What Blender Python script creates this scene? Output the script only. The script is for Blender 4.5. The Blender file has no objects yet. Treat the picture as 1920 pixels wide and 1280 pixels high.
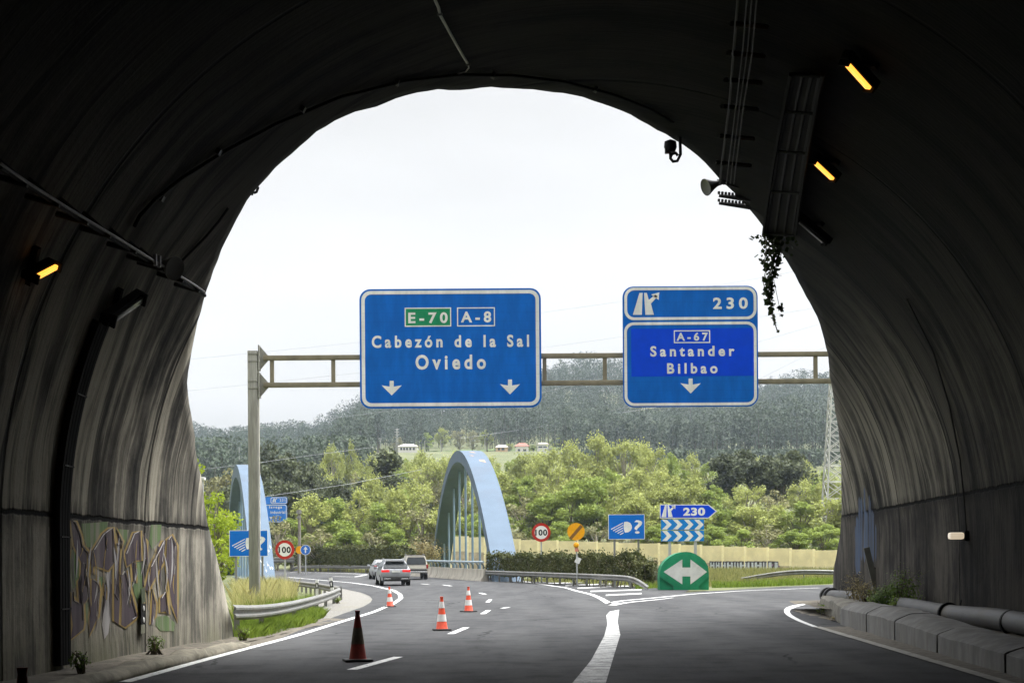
import bpy, bmesh, math, random
import numpy as np
from mathutils import Vector, Matrix
R = math.radians
sc = bpy.context.scene
COL = sc.collection
# ------------------------------------------------------------------ camera, sky, sun, exposure
FPX, CX, CY, ROLL, CAMZ = 2800.0, 960.0, 1054.0, R(0.42), 1.5
cam_d = bpy.data.cameras.new('camera'); cam = bpy.data.objects.new('camera', cam_d); COL.objects.link(cam)
cam.location = (0, 0, CAMZ); cam.rotation_euler = (R(90), ROLL, 0)
cam_d.sensor_width = 36; cam_d.lens = FPX / 1920 * 36; cam_d.shift_y = (CY - 640) / 1920
cam_d.clip_start = 0.05; cam_d.clip_end = 6000
sc.camera = cam
SUN_EL, SUN_AZ = 66.0, 75.0            # azimuth measured clockwise from +Y
w = bpy.data.worlds.new('World'); sc.world = w; w.use_nodes = True
nt = w.node_tree; nt.nodes.clear()
wo = nt.nodes.new('ShaderNodeOutputWorld'); bg = nt.nodes.new('ShaderNodeBackground')
sk = nt.nodes.new('ShaderNodeTexSky'); sk.sky_type = 'NISHITA'; sk.sun_disc = False
sk.sun_elevation = R(SUN_EL); sk.sun_rotation = R(SUN_AZ); sk.dust_density = 3.0; sk.air_density = 1.0
hs = nt.nodes.new('ShaderNodeHueSaturation'); hs.inputs['Saturation'].default_value = 0.02
wt = nt.nodes.new('ShaderNodeTexCoord'); wn = nt.nodes.new('ShaderNodeTexNoise')
wm = nt.nodes.new('ShaderNodeMapping'); wm.inputs['Scale'].default_value = (1.2, 1.2, 4.5)
wn.inputs['Scale'].default_value = 1.6; wn.inputs['Detail'].default_value = 4
wr = nt.nodes.new('ShaderNodeMapRange'); wr.inputs[1].default_value = .3; wr.inputs[2].default_value = .7
wr.inputs[3].default_value = .88; wr.inputs[4].default_value = 1.12
wv = nt.nodes.new('ShaderNodeVectorMath'); wv.operation = 'SCALE'
L = nt.links.new
L(wt.outputs['Generated'], wm.inputs[0]); L(wm.outputs[0], wn.inputs['Vector']); L(wn.outputs[0], wr.inputs[0])
L(sk.outputs[0], hs.inputs['Color']); L(hs.outputs[0], wv.inputs[0]); L(wr.outputs[0], wv.inputs['Scale'])
ws = nt.nodes.new('ShaderNodeSeparateXYZ'); wz = nt.nodes.new('ShaderNodeMapRange'); wv2 = nt.nodes.new('ShaderNodeVectorMath'); wv2.operation = 'SCALE'
wz.inputs[1].default_value = .31; wz.inputs[2].default_value = 1; wz.inputs[3].default_value = .73; wz.inputs[4].default_value = 3.6   # overcast: brightest overhead
L(wt.outputs['Generated'], ws.inputs[0]); L(ws.outputs[2], wz.inputs[0]); L(wv.outputs[0], wv2.inputs[0]); L(wz.outputs[0], wv2.inputs['Scale'])
L(wv2.outputs[0], bg.inputs[0]); L(bg.outputs[0], wo.inputs[0]); bg.inputs[1].default_value = 0.15
sd = bpy.data.lights.new('sun', 'SUN'); sun = bpy.data.objects.new('sun', sd); COL.objects.link(sun)
sd.energy = 1.0; sd.angle = R(22); sd.color = (1, .96, .9)
sv = Vector((math.sin(R(SUN_AZ)) * math.cos(R(SUN_EL)), math.cos(R(SUN_AZ)) * math.cos(R(SUN_EL)), math.sin(R(SUN_EL))))
sun.rotation_euler = (-sv).to_track_quat('-Z', 'Y').to_euler(); sun.location = sv * 60
vs = sc.view_settings; sc.display_settings.display_device = 'sRGB'
vs.view_transform = 'Standard'; vs.look = 'None'; vs.gamma = 1; vs.use_curve_mapping = False; vs.exposure = 0.9
cy = sc.cycles
cy.max_bounces = 10; cy.diffuse_bounces = 5; cy.volume_bounces = 1; cy.transmission_bounces = 4; cy.transparent_max_bounces = 8
cy.use_denoising = True; cy.caustics_reflective = False; cy.caustics_refractive = False
cy.sample_clamp_indirect = 6

# ------------------------------------------------------------------ pixels <-> places (pixels of the 1920 x 1280 photograph)
RT = np.array([math.cos(ROLL), 0, -math.sin(ROLL)]); UP = np.array([math.sin(ROLL), 0, math.cos(ROLL)]); FW = np.array([0, 1., 0])
CAM = np.array([0, 0, CAMZ])
def ray(x, y): return (x - CX) / FPX * RT + (CY - y) / FPX * UP + FW
def P(x, y, D): return CAM + ray(x, y) * D
def sst(a, b, x):
    t = np.clip((x - a) / (b - a), 0, 1); return t * t * (3 - 2 * t)
CREST_X = [-400, 200, 340, 430, 480, 560, 640, 700, 800, 900, 1020, 1080, 1150, 1250, 1400, 1480, 1560, 1700, 2400]
CREST_Y = [800, 790, 795, 802, 806, 790, 778, 762, 735, 708, 688, 686, 690, 700, 722, 718, 715, 725, 760]
def crest(X, Y):
    px = CX + X / np.maximum(Y, 300) * FPX
    return CAMZ + (CY - np.interp(px, CREST_X, CREST_Y)) / FPX * 1120 - 22
def zg(X, Y):
    X = np.asarray(X, float); Y = np.asarray(Y, float)
    base = np.interp(Y, [0, 78, 90, 118, 145, 200, 260], [0, 0, .06, .28, .52, .85, 1.0])
    Ys = Y - 70 * sst(-2, -28, X) * sst(400, 230, Y)
    r = np.interp(Ys, [0, 165, 185, 210, 250, 300, 400, 600, 680], [0, 0, .6, 2.2, 6.0, 10, 22, 45, 51])
    pxx = CX + X / np.maximum(Y, 50) * FPX; r = r * (1 - .34 * sst(720, 500, pxx) * sst(300, 520, Y))
    hill = sst(660, 1120, Y) * (crest(X, Y) - 1 - r)
    back = sst(1140, 1500, Y) * -30
    bump = .2 * sst(92, 128, Y) * sst(5, 14, X) * sst(175, 150, Y)
    return base + r + hill + back + bump
def G(x, y, zoff=0.0):
    d = ray(x, y); lo, hi = 2.0, 900.0
    f = lambda t: (CAM[2] + d[2] * t) - (float(zg(d[0] * t, t)) + zoff)
    t = lo; step = .5; prev = lo
    while t < hi and f(t) > 0:
        prev = t; t += step; step *= 1.03
    lo, hi = prev, t
    for _ in range(40):
        m = (lo + hi) / 2
        if f(m) > 0: lo = m
        else: hi = m
    p = CAM + d * hi; return p
# ------------------------------------------------------------------ mesh helpers
class MB:
    def __init__(s): s.v = []; s.f = []; s.m = []; s.mi = 0
    def add(s, vs_, fs_):
        o = len(s.v); s.v += [tuple(map(float, p)) for p in vs_]
        s.f += [tuple(i + o for i in f) for f in fs_]; s.m += [s.mi] * len(fs_); return s
    def box(s, c, d, rz=0, M=None, ch=0.0):
        x, y, z = d[0] / 2, d[1] / 2, d[2] / 2
        if ch > 0:
            bm = bmesh.new(); bmesh.ops.create_cube(bm, size=1)
            for v in bm.verts: v.co = Vector((v.co.x * d[0], v.co.y * d[1], v.co.z * d[2]))
            bmesh.ops.bevel(bm, geom=bm.edges[:], offset=ch, segments=2, affect='EDGES', profile=.6)
            bm.verts.index_update(); V = [v.co.copy() for v in bm.verts]; F = [[v.index for v in f.verts] for f in bm.faces]; bm.free()
        else:
            V = [Vector((a * x, b * y, c_ * z)) for c_ in (-1, 1) for a, b in ((-1, -1), (1, -1), (1, 1), (-1, 1))]
            F = [(3, 2, 1, 0), (4, 5, 6, 7), (0, 1, 5, 4), (1, 2, 6, 5), (2, 3, 7, 6), (3, 0, 4, 7)]
        Rm = M if M is not None else Matrix.Rotation(rz, 3, 'Z')
        return s.add([Rm @ v + Vector(c) for v in V], F)
    def tube(s, pts, r, n=8, cap=True):
        pts = [Vector(p) for p in pts]; rr = r if isinstance(r, (list, tuple)) else [r] * len(pts)
        V = []; F = []
        ref = Vector((0.13, 0.21, .97))
        for i, p in enumerate(pts):
            t = (pts[min(i + 1, len(pts) - 1)] - pts[max(i - 1, 0)]).normalized()
            if i == 0:
                if abs(t.dot(ref)) > .95: ref = Vector((1, .1, 0))
                a = t.cross(ref).normalized()
            else: a = (a - t * a.dot(t)).normalized()
            b = t.cross(a)
            for k in range(n):
                q = 2 * math.pi * k / n; V.append(p + (a * math.cos(q) + b * math.sin(q)) * rr[i])
        for i in range(len(pts) - 1):
            for k in range(n):
                k2 = (k + 1) % n; F.append((i * n + k, i * n + k2, (i + 1) * n + k2, (i + 1) * n + k))
        if cap: F.append(tuple(reversed(range(n)))); F.append(tuple((len(pts) - 1) * n + k for k in range(n)))
        return s.add(V, F)
    def lathe(s, prof, c=(0, 0, 0), n=24, M=None):
        V = []; F = []
        for (r_, z) in prof:
            for k in range(n):
                q = 2 * math.pi * k / n; p = Vector((r_ * math.cos(q), r_ * math.sin(q), z))
                if M is not None: p = M @ p
                V.append(p + Vector(c))
        for i in range(len(prof) - 1):
            for k in range(n):
                k2 = (k + 1) % n; F.append((i * n + k, i * n + k2, (i + 1) * n + k2, (i + 1) * n + k))
        F.append(tuple(reversed(range(n)))); F.append(tuple((len(prof) - 1) * n + k for k in range(n)))
        return s.add(V, F)
    def prism(s, poly, y0, y1):              # polygon in X-Z, front at y0 (towards the viewer), back at y1
        n = len(poly); ar = sum(poly[i][0] * poly[(i + 1) % n][1] - poly[(i + 1) % n][0] * poly[i][1] for i in range(n))
        if ar < 0: poly = poly[::-1]
        V = [(a, y0, b) for a, b in poly] + [(a, y1, b) for a, b in poly]
        F = [tuple(range(n)), tuple(reversed(range(n, 2 * n)))] + [((i + 1) % n, i, n + i, n + (i + 1) % n) for i in range(n)]
        return s.add(V, F)
    def ring(s, outer, inner, y0, y1):       # frame between two outlines with equal counts
        n = len(outer)
        V = [(a, y0, b) for a, b in outer] + [(a, y0, b) for a, b in inner] + [(a, y1, b) for a, b in outer] + [(a, y1, b) for a, b in inner]
        F = []
        for i in range(n):
            j = (i + 1) % n
            F += [(i, j, n + j, n + i), (j, i, 2 * n + i, 2 * n + j), (n + i, n + j, 3 * n + j, 3 * n + i)]
        return s.add(V, F)
    def loft(s, secs, cap=True):
        n = len(secs[0]); V = [p for q in secs for p in q]; F = []
        for i in range(len(secs) - 1):
            for k in range(n):
                k2 = (k + 1) % n; F.append((i * n + k, i * n + k2, (i + 1) * n + k2, (i + 1) * n + k))
        if cap: F.append(tuple(reversed(range(n)))); F.append(tuple((len(secs) - 1) * n + k for k in range(n)))
        return s.add(V, F)
    def strip(s, A, B):
        V = list(A) + list(B); n = len(A)
        return s.add(V, [(i, n + i, n + i + 1, i + 1) for i in range(n - 1)])
    def build(s, name, mat, parent=None, smooth=False, off=(0, 0, 0), fix=True):
        me = bpy.data.meshes.new(name)
        o3 = Vector(off); me.from_pydata([Vector(p) - o3 for p in s.v], [], s.f); me.update()
        mats = mat if isinstance(mat, (list, tuple)) else [mat]
        for m in mats: me.materials.append(m)
        if len(mats) > 1: me.polygons.foreach_set('material_index', s.m)
        if fix:
            bm = bmesh.new(); bm.from_mesh(me); bmesh.ops.recalc_face_normals(bm, faces=bm.faces); bm.to_mesh(me); bm.free()
        if smooth:
            me.polygons.foreach_set('use_smooth', [True] * len(me.polygons))
            if smooth != 'all':
                bm = bmesh.new(); bm.from_mesh(me)
                for e in bm.edges:
                    if len(e.link_faces) == 2 and e.calc_face_angle(0) > R(38): e.smooth = False
                bm.to_mesh(me); bm.free()
        o = bpy.data.objects.new(name, me); COL.objects.link(o)
        if parent is not None: o.parent = parent
        return o
def tag(o, label=None, cat=None, group=None, kind=None):
    if label: o['label'] = label
    if cat: o['category'] = cat
    if group: o['group'] = group
    if kind: o['kind'] = kind
    return o
def thing(name, label, cat, loc=(0, 0, 0), rz=0, group=None):
    o = bpy.data.objects.new(name, None); COL.objects.link(o); o.empty_display_size = .3
    o.location = tuple(float(a) for a in loc); o.rotation_euler = (0, 0, rz)
    return tag(o, label, cat, group)
def copy_tree(o, parent=None):
    c = o.copy(); COL.objects.link(c)
    if parent is not None: c.parent = parent
    for ch in list(o.children): copy_tree(ch, c)
    return c
def rrect(x0, z0, x1, z1, r, n=6):
    out = []
    for (cx, cz, a0) in ((x1 - r, z1 - r, 0), (x0 + r, z1 - r, 90), (x0 + r, z0 + r, 180), (x1 - r, z0 + r, 270)):
        for k in range(n + 1):
            a = R(a0 + 90 * k / n); out.append((cx + r * math.cos(a), cz + r * math.sin(a)))
    return out
def circle(cx, cz, r, n=40): return [(cx + r * math.cos(2 * math.pi * k / n), cz + r * math.sin(2 * math.pi * k / n)) for k in range(n)]
def text_into(mb, s, x0, z0, x1, z1, y, bold=.02, space=1.15):
    """letters filling the box x0..x1, z0..z1 of the X-Z plane"""
    cu = bpy.data.curves.new('lettering', 'FONT'); cu.body = s; cu.size = 1; cu.space_character = space; cu.space_word = 1.1
    cu.offset = bold; cu.resolution_u = 4; cu.fill_mode = 'FRONT'
    o = bpy.data.objects.new('lettering', cu); COL.objects.link(o)
    dg = bpy.context.evaluated_depsgraph_get(); me = bpy.data.meshes.new_from_object(o.evaluated_get(dg))
    V = np.array([v.co[:] for v in me.vertices]); F = [tuple(p.vertices) for p in me.polygons]
    bpy.data.objects.remove(o); bpy.data.curves.remove(cu); bpy.data.meshes.remove(me)
    mn, mx = V.min(0), V.max(0)
    X = x0 + (V[:, 0] - mn[0]) / (mx[0] - mn[0]) * (x1 - x0); Z = z0 + (V[:, 1] - mn[1]) / (mx[1] - mn[1]) * (z1 - z0)
    mb.add([(a, y, b) for a, b in zip(X, Z)], F)
# ------------------------------------------------------------------ materials
class NT:
    def __init__(s, name):
        s.mat = bpy.data.materials.new(name); s.mat.use_nodes = True; s.t = s.mat.node_tree
        s.b = s.t.nodes['Principled BSDF']; s.out = s.t.nodes['Material Output']
    def n(s, typ, **kw):
        x = s.t.nodes.new(typ)
        for k, v in kw.items(): setattr(x, k, v)
        return x
    def l(s, a, b): s.t.links.new(a, b)
    def put(s, sock, v):
        if isinstance(v, bpy.types.NodeSocket): s.l(v, sock)
        elif v is not None: sock.default_value = v
    def math(s, op, a, b=None, c=None, clamp=False):
        x = s.n('ShaderNodeMath', operation=op); x.use_clamp = clamp
        s.put(x.inputs[0], a)
        if b is not None: s.put(x.inputs[1], b)
        if c is not None: s.put(x.inputs[2], c)
        return x.outputs[0]
    def noise(s, vec, scale=5, detail=3, rough=.55, dist=0):
        x = s.n('ShaderNodeTexNoise'); s.put(x.inputs['Vector'], vec)
        x.inputs['Scale'].default_value = scale; x.inputs['Detail'].default_value = detail; x.inputs['Roughness'].default_value = rough
        x.inputs['Distortion'].default_value = dist; return x.outputs[0]
    def map(s, vec, scale=(1, 1, 1), loc=(0, 0, 0)):
        x = s.n('ShaderNodeMapping'); s.put(x.inputs[0], vec); x.inputs['Scale'].default_value = scale; x.inputs['Location'].default_value = loc
        return x.outputs[0]
    def rng(s, v, a, b, c=0., d=1., smooth=True):
        x = s.n('ShaderNodeMapRange'); x.interpolation_type = 'SMOOTHSTEP' if smooth else 'LINEAR'
        s.put(x.inputs[0], v)
        for i, q in enumerate((a, b, c, d)): s.put(x.inputs[i + 1], q)
        return x.outputs[0]
    def mix(s, f, a, b, mode='MIX'):
        x = s.n('ShaderNodeMix', data_type='RGBA', blend_type=mode); s.put(x.inputs[0], f)
        for i, q in ((6, a), (7, b)): s.put(x.inputs[i], (*q, 1) if isinstance(q, tuple) and len(q) == 3 else q)
        return x.outputs[2]
    def coord(s, k='Object'): return s.n('ShaderNodeTexCoord').outputs[k]
    def pos(s): return s.n('ShaderNodeNewGeometry').outputs['Position']
    def bump(s, h, strength=.3, dist=.05):
        x = s.n('ShaderNodeBump'); x.inputs['Strength'].default_value = strength; x.inputs['Distance'].default_value = dist
        s.l(h, x.inputs['Height']); s.l(x.outputs[0], s.b.inputs['Normal'])
    def col(s, c): s.put(s.b.inputs['Base Color'], (*c, 1) if isinstance(c, tuple) and len(c) == 3 else c)
    def rough(s, r): s.put(s.b.inputs['Roughness'], r)
def mat(name, c, rough=.6, metal=0., var=.15, scale=3., bump=0., stretch=(1, 1, 1), spec=.5, c2=None, dirt=None):
    t = NT(name); v = t.map(t.coord(), stretch); n = t.noise(v, scale, 5, .6)
    f = t.rng(n, .3, .7)
    lo = tuple(x * (1 - var) for x in c); hi = tuple(min(1, x * (1 + var)) for x in c)
    cc = t.mix(f, lo, c2 if c2 else hi)
    if dirt:
        d = t.rng(t.noise(t.map(t.coord(), (stretch[0], stretch[1], stretch[2]), (7, 3, 1)), scale * .4, 6, .65), .5, .68)
        cc = t.mix(t.math('MULTIPLY', d, dirt[1]), cc, dirt[0])
    t.col(cc); t.rough(rough); t.b.inputs['Metallic'].default_value = metal; t.b.inputs['Specular IOR Level'].default_value = spec
    if bump: t.bump(n, bump)
    return t.mat
def emit(name, c, strength):
    t = NT(name); t.col((.8, .8, .8)); t.b.inputs['Emission Color'].default_value = (*c, 1); t.b.inputs['Emission Strength'].default_value = strength
    return t.mat
def leafmat(name, dark, light, trans=.35, rnd=.25, soft=0):
    t = NT(name); a = t.n('ShaderNodeAttribute'); a.attribute_name = 'tone'
    oi = t.n('ShaderNodeObjectInfo').outputs['Random']
    f = t.math('ADD', a.outputs['Fac'], t.math('MULTIPLY', t.math('SUBTRACT', oi, .5), rnd), clamp=True)
    c = t.mix(f, dark, light); t.col(c); t.rough(.6); t.b.inputs['Specular IOR Level'].default_value = .25
    if soft:                                  # leaves lean to the light: shading turned part of the way upwards
        g = t.n('ShaderNodeNewGeometry').outputs['Normal']; v = t.n('ShaderNodeMix', data_type='VECTOR'); v.inputs[0].default_value = soft
        t.l(g, v.inputs[4]); v.inputs[5].default_value = (0, 0, 1); nn = t.n('ShaderNodeVectorMath', operation='NORMALIZE'); t.l(v.outputs[1], nn.inputs[0]); t.l(nn.outputs[0], t.b.inputs['Normal'])
    tr = t.n('ShaderNodeBsdfTranslucent'); t.l(c, tr.inputs[0])
    mx = t.n('ShaderNodeMixShader'); mx.inputs[0].default_value = trans
    t.l(t.b.outputs[0], mx.inputs[1]); t.l(tr.outputs[0], mx.inputs[2]); t.l(mx.outputs[0], t.out.inputs[0])
    return t.mat
# ------------------------------------------------------------------ the tunnel as an arched tube (u across, D along, z up)
TA, RA, ZC = 0.0564, 7.5, 2.0
def T(u, D, z): return np.array([u + TA * D, D, z])
def half_w(z): return RA if z < ZC else math.sqrt(max(RA ** 2 - (z - ZC) ** 2, 0))
def inside(p): 
    u = p[0] - TA * p[1]; return p[2] < ZC + RA and abs(u) < half_w(p[2])
def TW(x, y, off=0.0):                      # the place on the lining seen at a pixel (off: on a tube that much smaller)
    d = ray(x, y); t = 4.0
    def inside(p):
        u = abs(p[0] - TA * p[1]); return u < RA - off if p[2] < ZC else u * u + (p[2] - ZC) ** 2 < (RA - off) ** 2
    while t < 60 and inside(CAM + d * t): t += .25
    lo, hi = t - .25, t
    for _ in range(30):
        m = (lo + hi) / 2
        if inside(CAM + d * m): lo = m
        else: hi = m
    return CAM + d * lo
def TN(p):                                   # inward normal of the lining
    u = p[0] - TA * p[1]
    if p[2] < ZC:
        n = np.array([-np.sign(u), 0, 0.])
    else: n = -np.array([u, 0, p[2] - ZC])
    return n / np.linalg.norm(n)
rng = np.random.default_rng(7)
OUTL = [(470, 1300), (437, 1180), (424, 1120), (408, 1050), (395, 990), (381, 915), (370, 845), (358, 760), (351, 712), (353, 700), (357, 672), (368, 615), (384, 560), (401, 505), (430, 435), (447, 400), (480, 355), (530, 300), (600, 244), (670, 211), (750, 184), (820, 171), (900, 165), (960, 165), (1020, 171), (1080, 181), (1150, 200), (1210, 230), (1275, 270), (1340, 325), (1400, 386), (1440, 437), (1470, 482), (1502, 537), (1530, 592), (1545, 640), (1553, 672), (1554, 690), (1562, 740), (1571, 800), (1576, 860), (1578, 930), (1576, 985), (1570, 1030), (1563, 1070), (1561, 1130), (1560, 1300)]
prof = []
for z in np.linspace(-.1, ZC, 14)[:-1]: prof.append((-RA, z))
for a in np.linspace(180, 0, 141): prof.append((RA * math.cos(R(a)), ZC + RA * math.sin(R(a))))
for z in np.linspace(ZC, -.1, 14)[1:]: prof.append((RA, z))
s_arc = [0.0]
for i in range(1, len(prof)): s_arc.append(s_arc[-1] + math.dist(prof[i], prof[i - 1]))
def s_of(u, z):
    if z < ZC: return (z + .1) if u < 0 else s_arc[-1] - (z + .1)
    return 2.1 + RA * (math.pi - math.atan2(z - ZC, u))
oq = []
for i in range(len(OUTL) - 1):                       # where each stretch of the portal edge lies on the tube
    for k in range(6):
        q = k / 6; g = [np.array(OUTL[max(0, min(len(OUTL) - 1, i + o_))], float) for o_ in (-1, 0, 1, 2)]
        x, y = .5 * (2 * g[1] + (g[2] - g[0]) * q + (2 * g[0] - 5 * g[1] + 4 * g[2] - g[3]) * q * q + (3 * g[1] - g[0] - 3 * g[2] + g[3]) * q ** 3); p = TW(x, y)
        if p[2] > -1: oq.append((s_of(p[0] - TA * p[1], p[2]), p[1]))
oq.sort(); OS, OD = [a for a, _ in oq], [b for _, b in oq]
def Dmouth(u, z): return float(np.interp(s_of(u, z), OS, OD))
chip = np.convolve(rng.normal(0, 1, len(prof) + 8), np.ones(3) / 3, 'same')[4:-4] * .10
Dm = [Dmouth(*p) + c for p, c in zip(prof, chip)]
m = MB(); NP = len(prof)
fr = list(np.linspace(-100, 4, 12)) + list(np.linspace(7, 18, 10)); fin = np.linspace(0, 1, 24)[1:]
cols = [[*fr, *[18 + (dm - 18) * q for q in fin]] for dm in Dm]; NR = len(cols[0])
inner = [T(p[0], cols[j][i], p[1]) for i in range(NR) for j, p in enumerate(prof)]
m.add(inner, [(i * NP + j, i * NP + j + 1, (i + 1) * NP + j + 1, (i + 1) * NP + j) for i in range(NR - 1) for j in range(NP - 1)])
def outp(p):
    u, z = p
    if z < ZC: return (u + math.copysign(.7, u), z)
    q = math.hypot(u, z - ZC); return (u * (q + .7) / q, ZC + (z - ZC) * (q + .7) / q)
oc = [outp(p) for p in prof]
V = []
for row in (None, -100.0):
    for j in range(NP): V.append(T(oc[j][0], Dm[j] if row is None else row, oc[j][1]))
base = len(m.v); m.v += [tuple(map(float, p)) for p in V]
F = [(base + j, base + j + 1, base + NP + j + 1, base + NP + j) for j in range(NP - 1)]
F += [((NR - 1) * NP + j, (NR - 1) * NP + j + 1, base + j + 1, base + j) for j in range(NP - 1)]
F += [tuple(range(NP))]                                    # the dark far end behind the camera
m.f += F; m.m += [0] * len(F)

t = NT('stained_concrete'); uv = t.n('ShaderNodeUVMap').outputs[0]
sx = t.n('ShaderNodeSeparateXYZ'); t.l(uv, sx.inputs[0]); S_, D_ = sx.outputs[0], sx.outputs[1]
px = t.n('ShaderNodeSeparateXYZ'); t.l(t.pos(), px.inputs[0]); Zp = px.outputs[2]; Up = t.math('SUBTRACT', px.outputs[0], t.math('MULTIPLY', px.outputs[1], TA))
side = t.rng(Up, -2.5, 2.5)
wob = t.noise(uv, .35, 2)
uvw = t.n('ShaderNodeVectorMath', operation='ADD'); t.l(uv, uvw.inputs[0])
wv_ = t.n('ShaderNodeCombineXYZ'); t.l(t.math('MULTIPLY', wob, .9), wv_.inputs[1]); t.l(wv_.outputs[0], uvw.inputs[1]); uw = uvw.outputs[0]
st1 = t.noise(t.map(uw, (.09, 1.1, 1)), 1, 4, .6); st2 = t.noise(t.map(uw, (.30, 3.1, 1), (3, 9, 0)), 1, 6, .68)
st3 = t.noise(t.map(uv, (.22, 17, 1), (1, 4, 0)), 1, 2, .5); big = t.noise(t.map(uv, (.34, .42, 1)), 1, 8, .7); fine = t.noise(uv, 9, 5, .65)
f1 = t.math('ADD', t.math('MULTIPLY', st1, .42), t.math('ADD', t.math('MULTIPLY', big, .5), t.math('MULTIPLY', st2, .18)))
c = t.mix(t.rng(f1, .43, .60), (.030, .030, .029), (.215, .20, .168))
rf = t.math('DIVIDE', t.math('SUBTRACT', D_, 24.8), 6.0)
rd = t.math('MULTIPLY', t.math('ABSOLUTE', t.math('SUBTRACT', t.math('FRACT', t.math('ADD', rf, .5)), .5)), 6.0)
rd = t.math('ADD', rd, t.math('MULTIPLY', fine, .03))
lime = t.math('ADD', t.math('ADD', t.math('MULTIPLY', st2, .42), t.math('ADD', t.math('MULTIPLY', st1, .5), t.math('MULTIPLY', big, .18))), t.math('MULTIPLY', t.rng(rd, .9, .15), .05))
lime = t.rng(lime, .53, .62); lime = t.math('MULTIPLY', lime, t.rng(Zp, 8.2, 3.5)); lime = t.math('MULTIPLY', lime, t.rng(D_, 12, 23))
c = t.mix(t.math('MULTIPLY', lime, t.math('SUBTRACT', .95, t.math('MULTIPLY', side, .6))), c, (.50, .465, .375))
jz = t.math('ADD', t.math('MULTIPLY', side, .62), 2.2); dz = t.math('SUBTRACT', Zp, jz)
dz = t.math('ADD', dz, t.math('MULTIPLY', t.math('SUBTRACT', t.noise(t.map(uv, (1, 3, 1)), 1, 4), .5), .10))
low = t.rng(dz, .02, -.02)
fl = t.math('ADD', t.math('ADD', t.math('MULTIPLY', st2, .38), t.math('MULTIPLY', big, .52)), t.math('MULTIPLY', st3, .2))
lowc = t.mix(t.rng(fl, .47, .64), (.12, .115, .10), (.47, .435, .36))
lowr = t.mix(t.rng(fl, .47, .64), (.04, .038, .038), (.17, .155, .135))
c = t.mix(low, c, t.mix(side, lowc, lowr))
blk = t.rng(t.noise(t.map(uw, (.14, 2.3, 1), (8, 2, 0)), 1, 5, .65), .53, .63)       # black runs of algae
c = t.mix(t.math('MULTIPLY', blk, t.math('SUBTRACT', .8, t.math('MULTIPLY', low, .4))), c, (.03, .03, .028))
c = t.mix(t.math('MULTIPLY', t.rng(st3, .35, .65), .35), c, t.mix(1.0, c, (.5, .5, .5), 'MULTIPLY'))
drip = t.math('MULTIPLY', t.rng(t.math('ABSOLUTE', dz), .28, .0), t.rng(st3, .35, .6))
c = t.mix(t.math('MULTIPLY', drip, .75), c, (.02, .02, .018))
jl = t.rng(t.math('ABSOLUTE', dz), .05, .02); c = t.mix(jl, c, (.012, .012, .012))
rj = t.rng(rd, .075, .035); c = t.mix(t.math('MULTIPLY', rj, .9), c, (.012, .012, .012))
wn_ = t.n('ShaderNodeTexWhiteNoise', noise_dimensions='1D'); t.l(t.math('FLOOR', rf), wn_.inputs[1])
tone = t.rng(wn_.outputs[0], 0, 1, .8, 1.15, False)
vm = t.n('ShaderNodeVectorMath', operation='SCALE'); t.l(c, vm.inputs[0]); t.l(tone, vm.inputs['Scale'])
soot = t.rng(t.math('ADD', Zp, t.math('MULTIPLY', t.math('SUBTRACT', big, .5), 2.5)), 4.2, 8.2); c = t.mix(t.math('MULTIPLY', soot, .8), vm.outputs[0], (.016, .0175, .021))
c = t.mix(t.math('MULTIPLY', t.rng(fine, .55, .75), .35), c, (.03, .03, .03))
moss = t.math('MULTIPLY', t.rng(Zp, .8, .05), t.rng(big, .42, .6)); c = t.mix(t.math('MULTIPLY', moss, .5), c, (.07, .085, .035))
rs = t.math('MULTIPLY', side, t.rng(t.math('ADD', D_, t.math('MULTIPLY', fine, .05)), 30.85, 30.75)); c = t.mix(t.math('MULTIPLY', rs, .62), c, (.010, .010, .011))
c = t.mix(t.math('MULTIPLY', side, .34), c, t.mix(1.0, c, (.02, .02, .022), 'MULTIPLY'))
t.col(c); t.rough(.9); t.b.inputs['Specular IOR Level'].default_value = .08
t.bump(t.math('ADD', t.math('ADD', t.math('MULTIPLY', st3, .7), t.math('MULTIPLY', fine, .5)), t.math('MULTIPLY', t.math('ADD', rj, jl), -2)), .55, .03)
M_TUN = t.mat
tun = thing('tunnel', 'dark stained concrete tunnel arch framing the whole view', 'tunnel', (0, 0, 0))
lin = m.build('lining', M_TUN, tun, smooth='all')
me = lin.data; uvl = me.uv_layers.new(name='UVMap')
ui = np.zeros((len(m.v), 2), np.float32)
for i in range(NR):
    for j in range(NP): ui[i * NP + j] = (s_arc[j], cols[j][i])
for r_ in range(2):
    for j in range(NP): ui[base + r_ * NP + j] = (s_arc[j], Dm[j] + .6 if r_ == 0 else -100)
li = np.zeros(len(me.loops), np.int32); me.loops.foreach_get('vertex_index', li); uvl.data.foreach_set('uv', ui[li].ravel())

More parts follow.
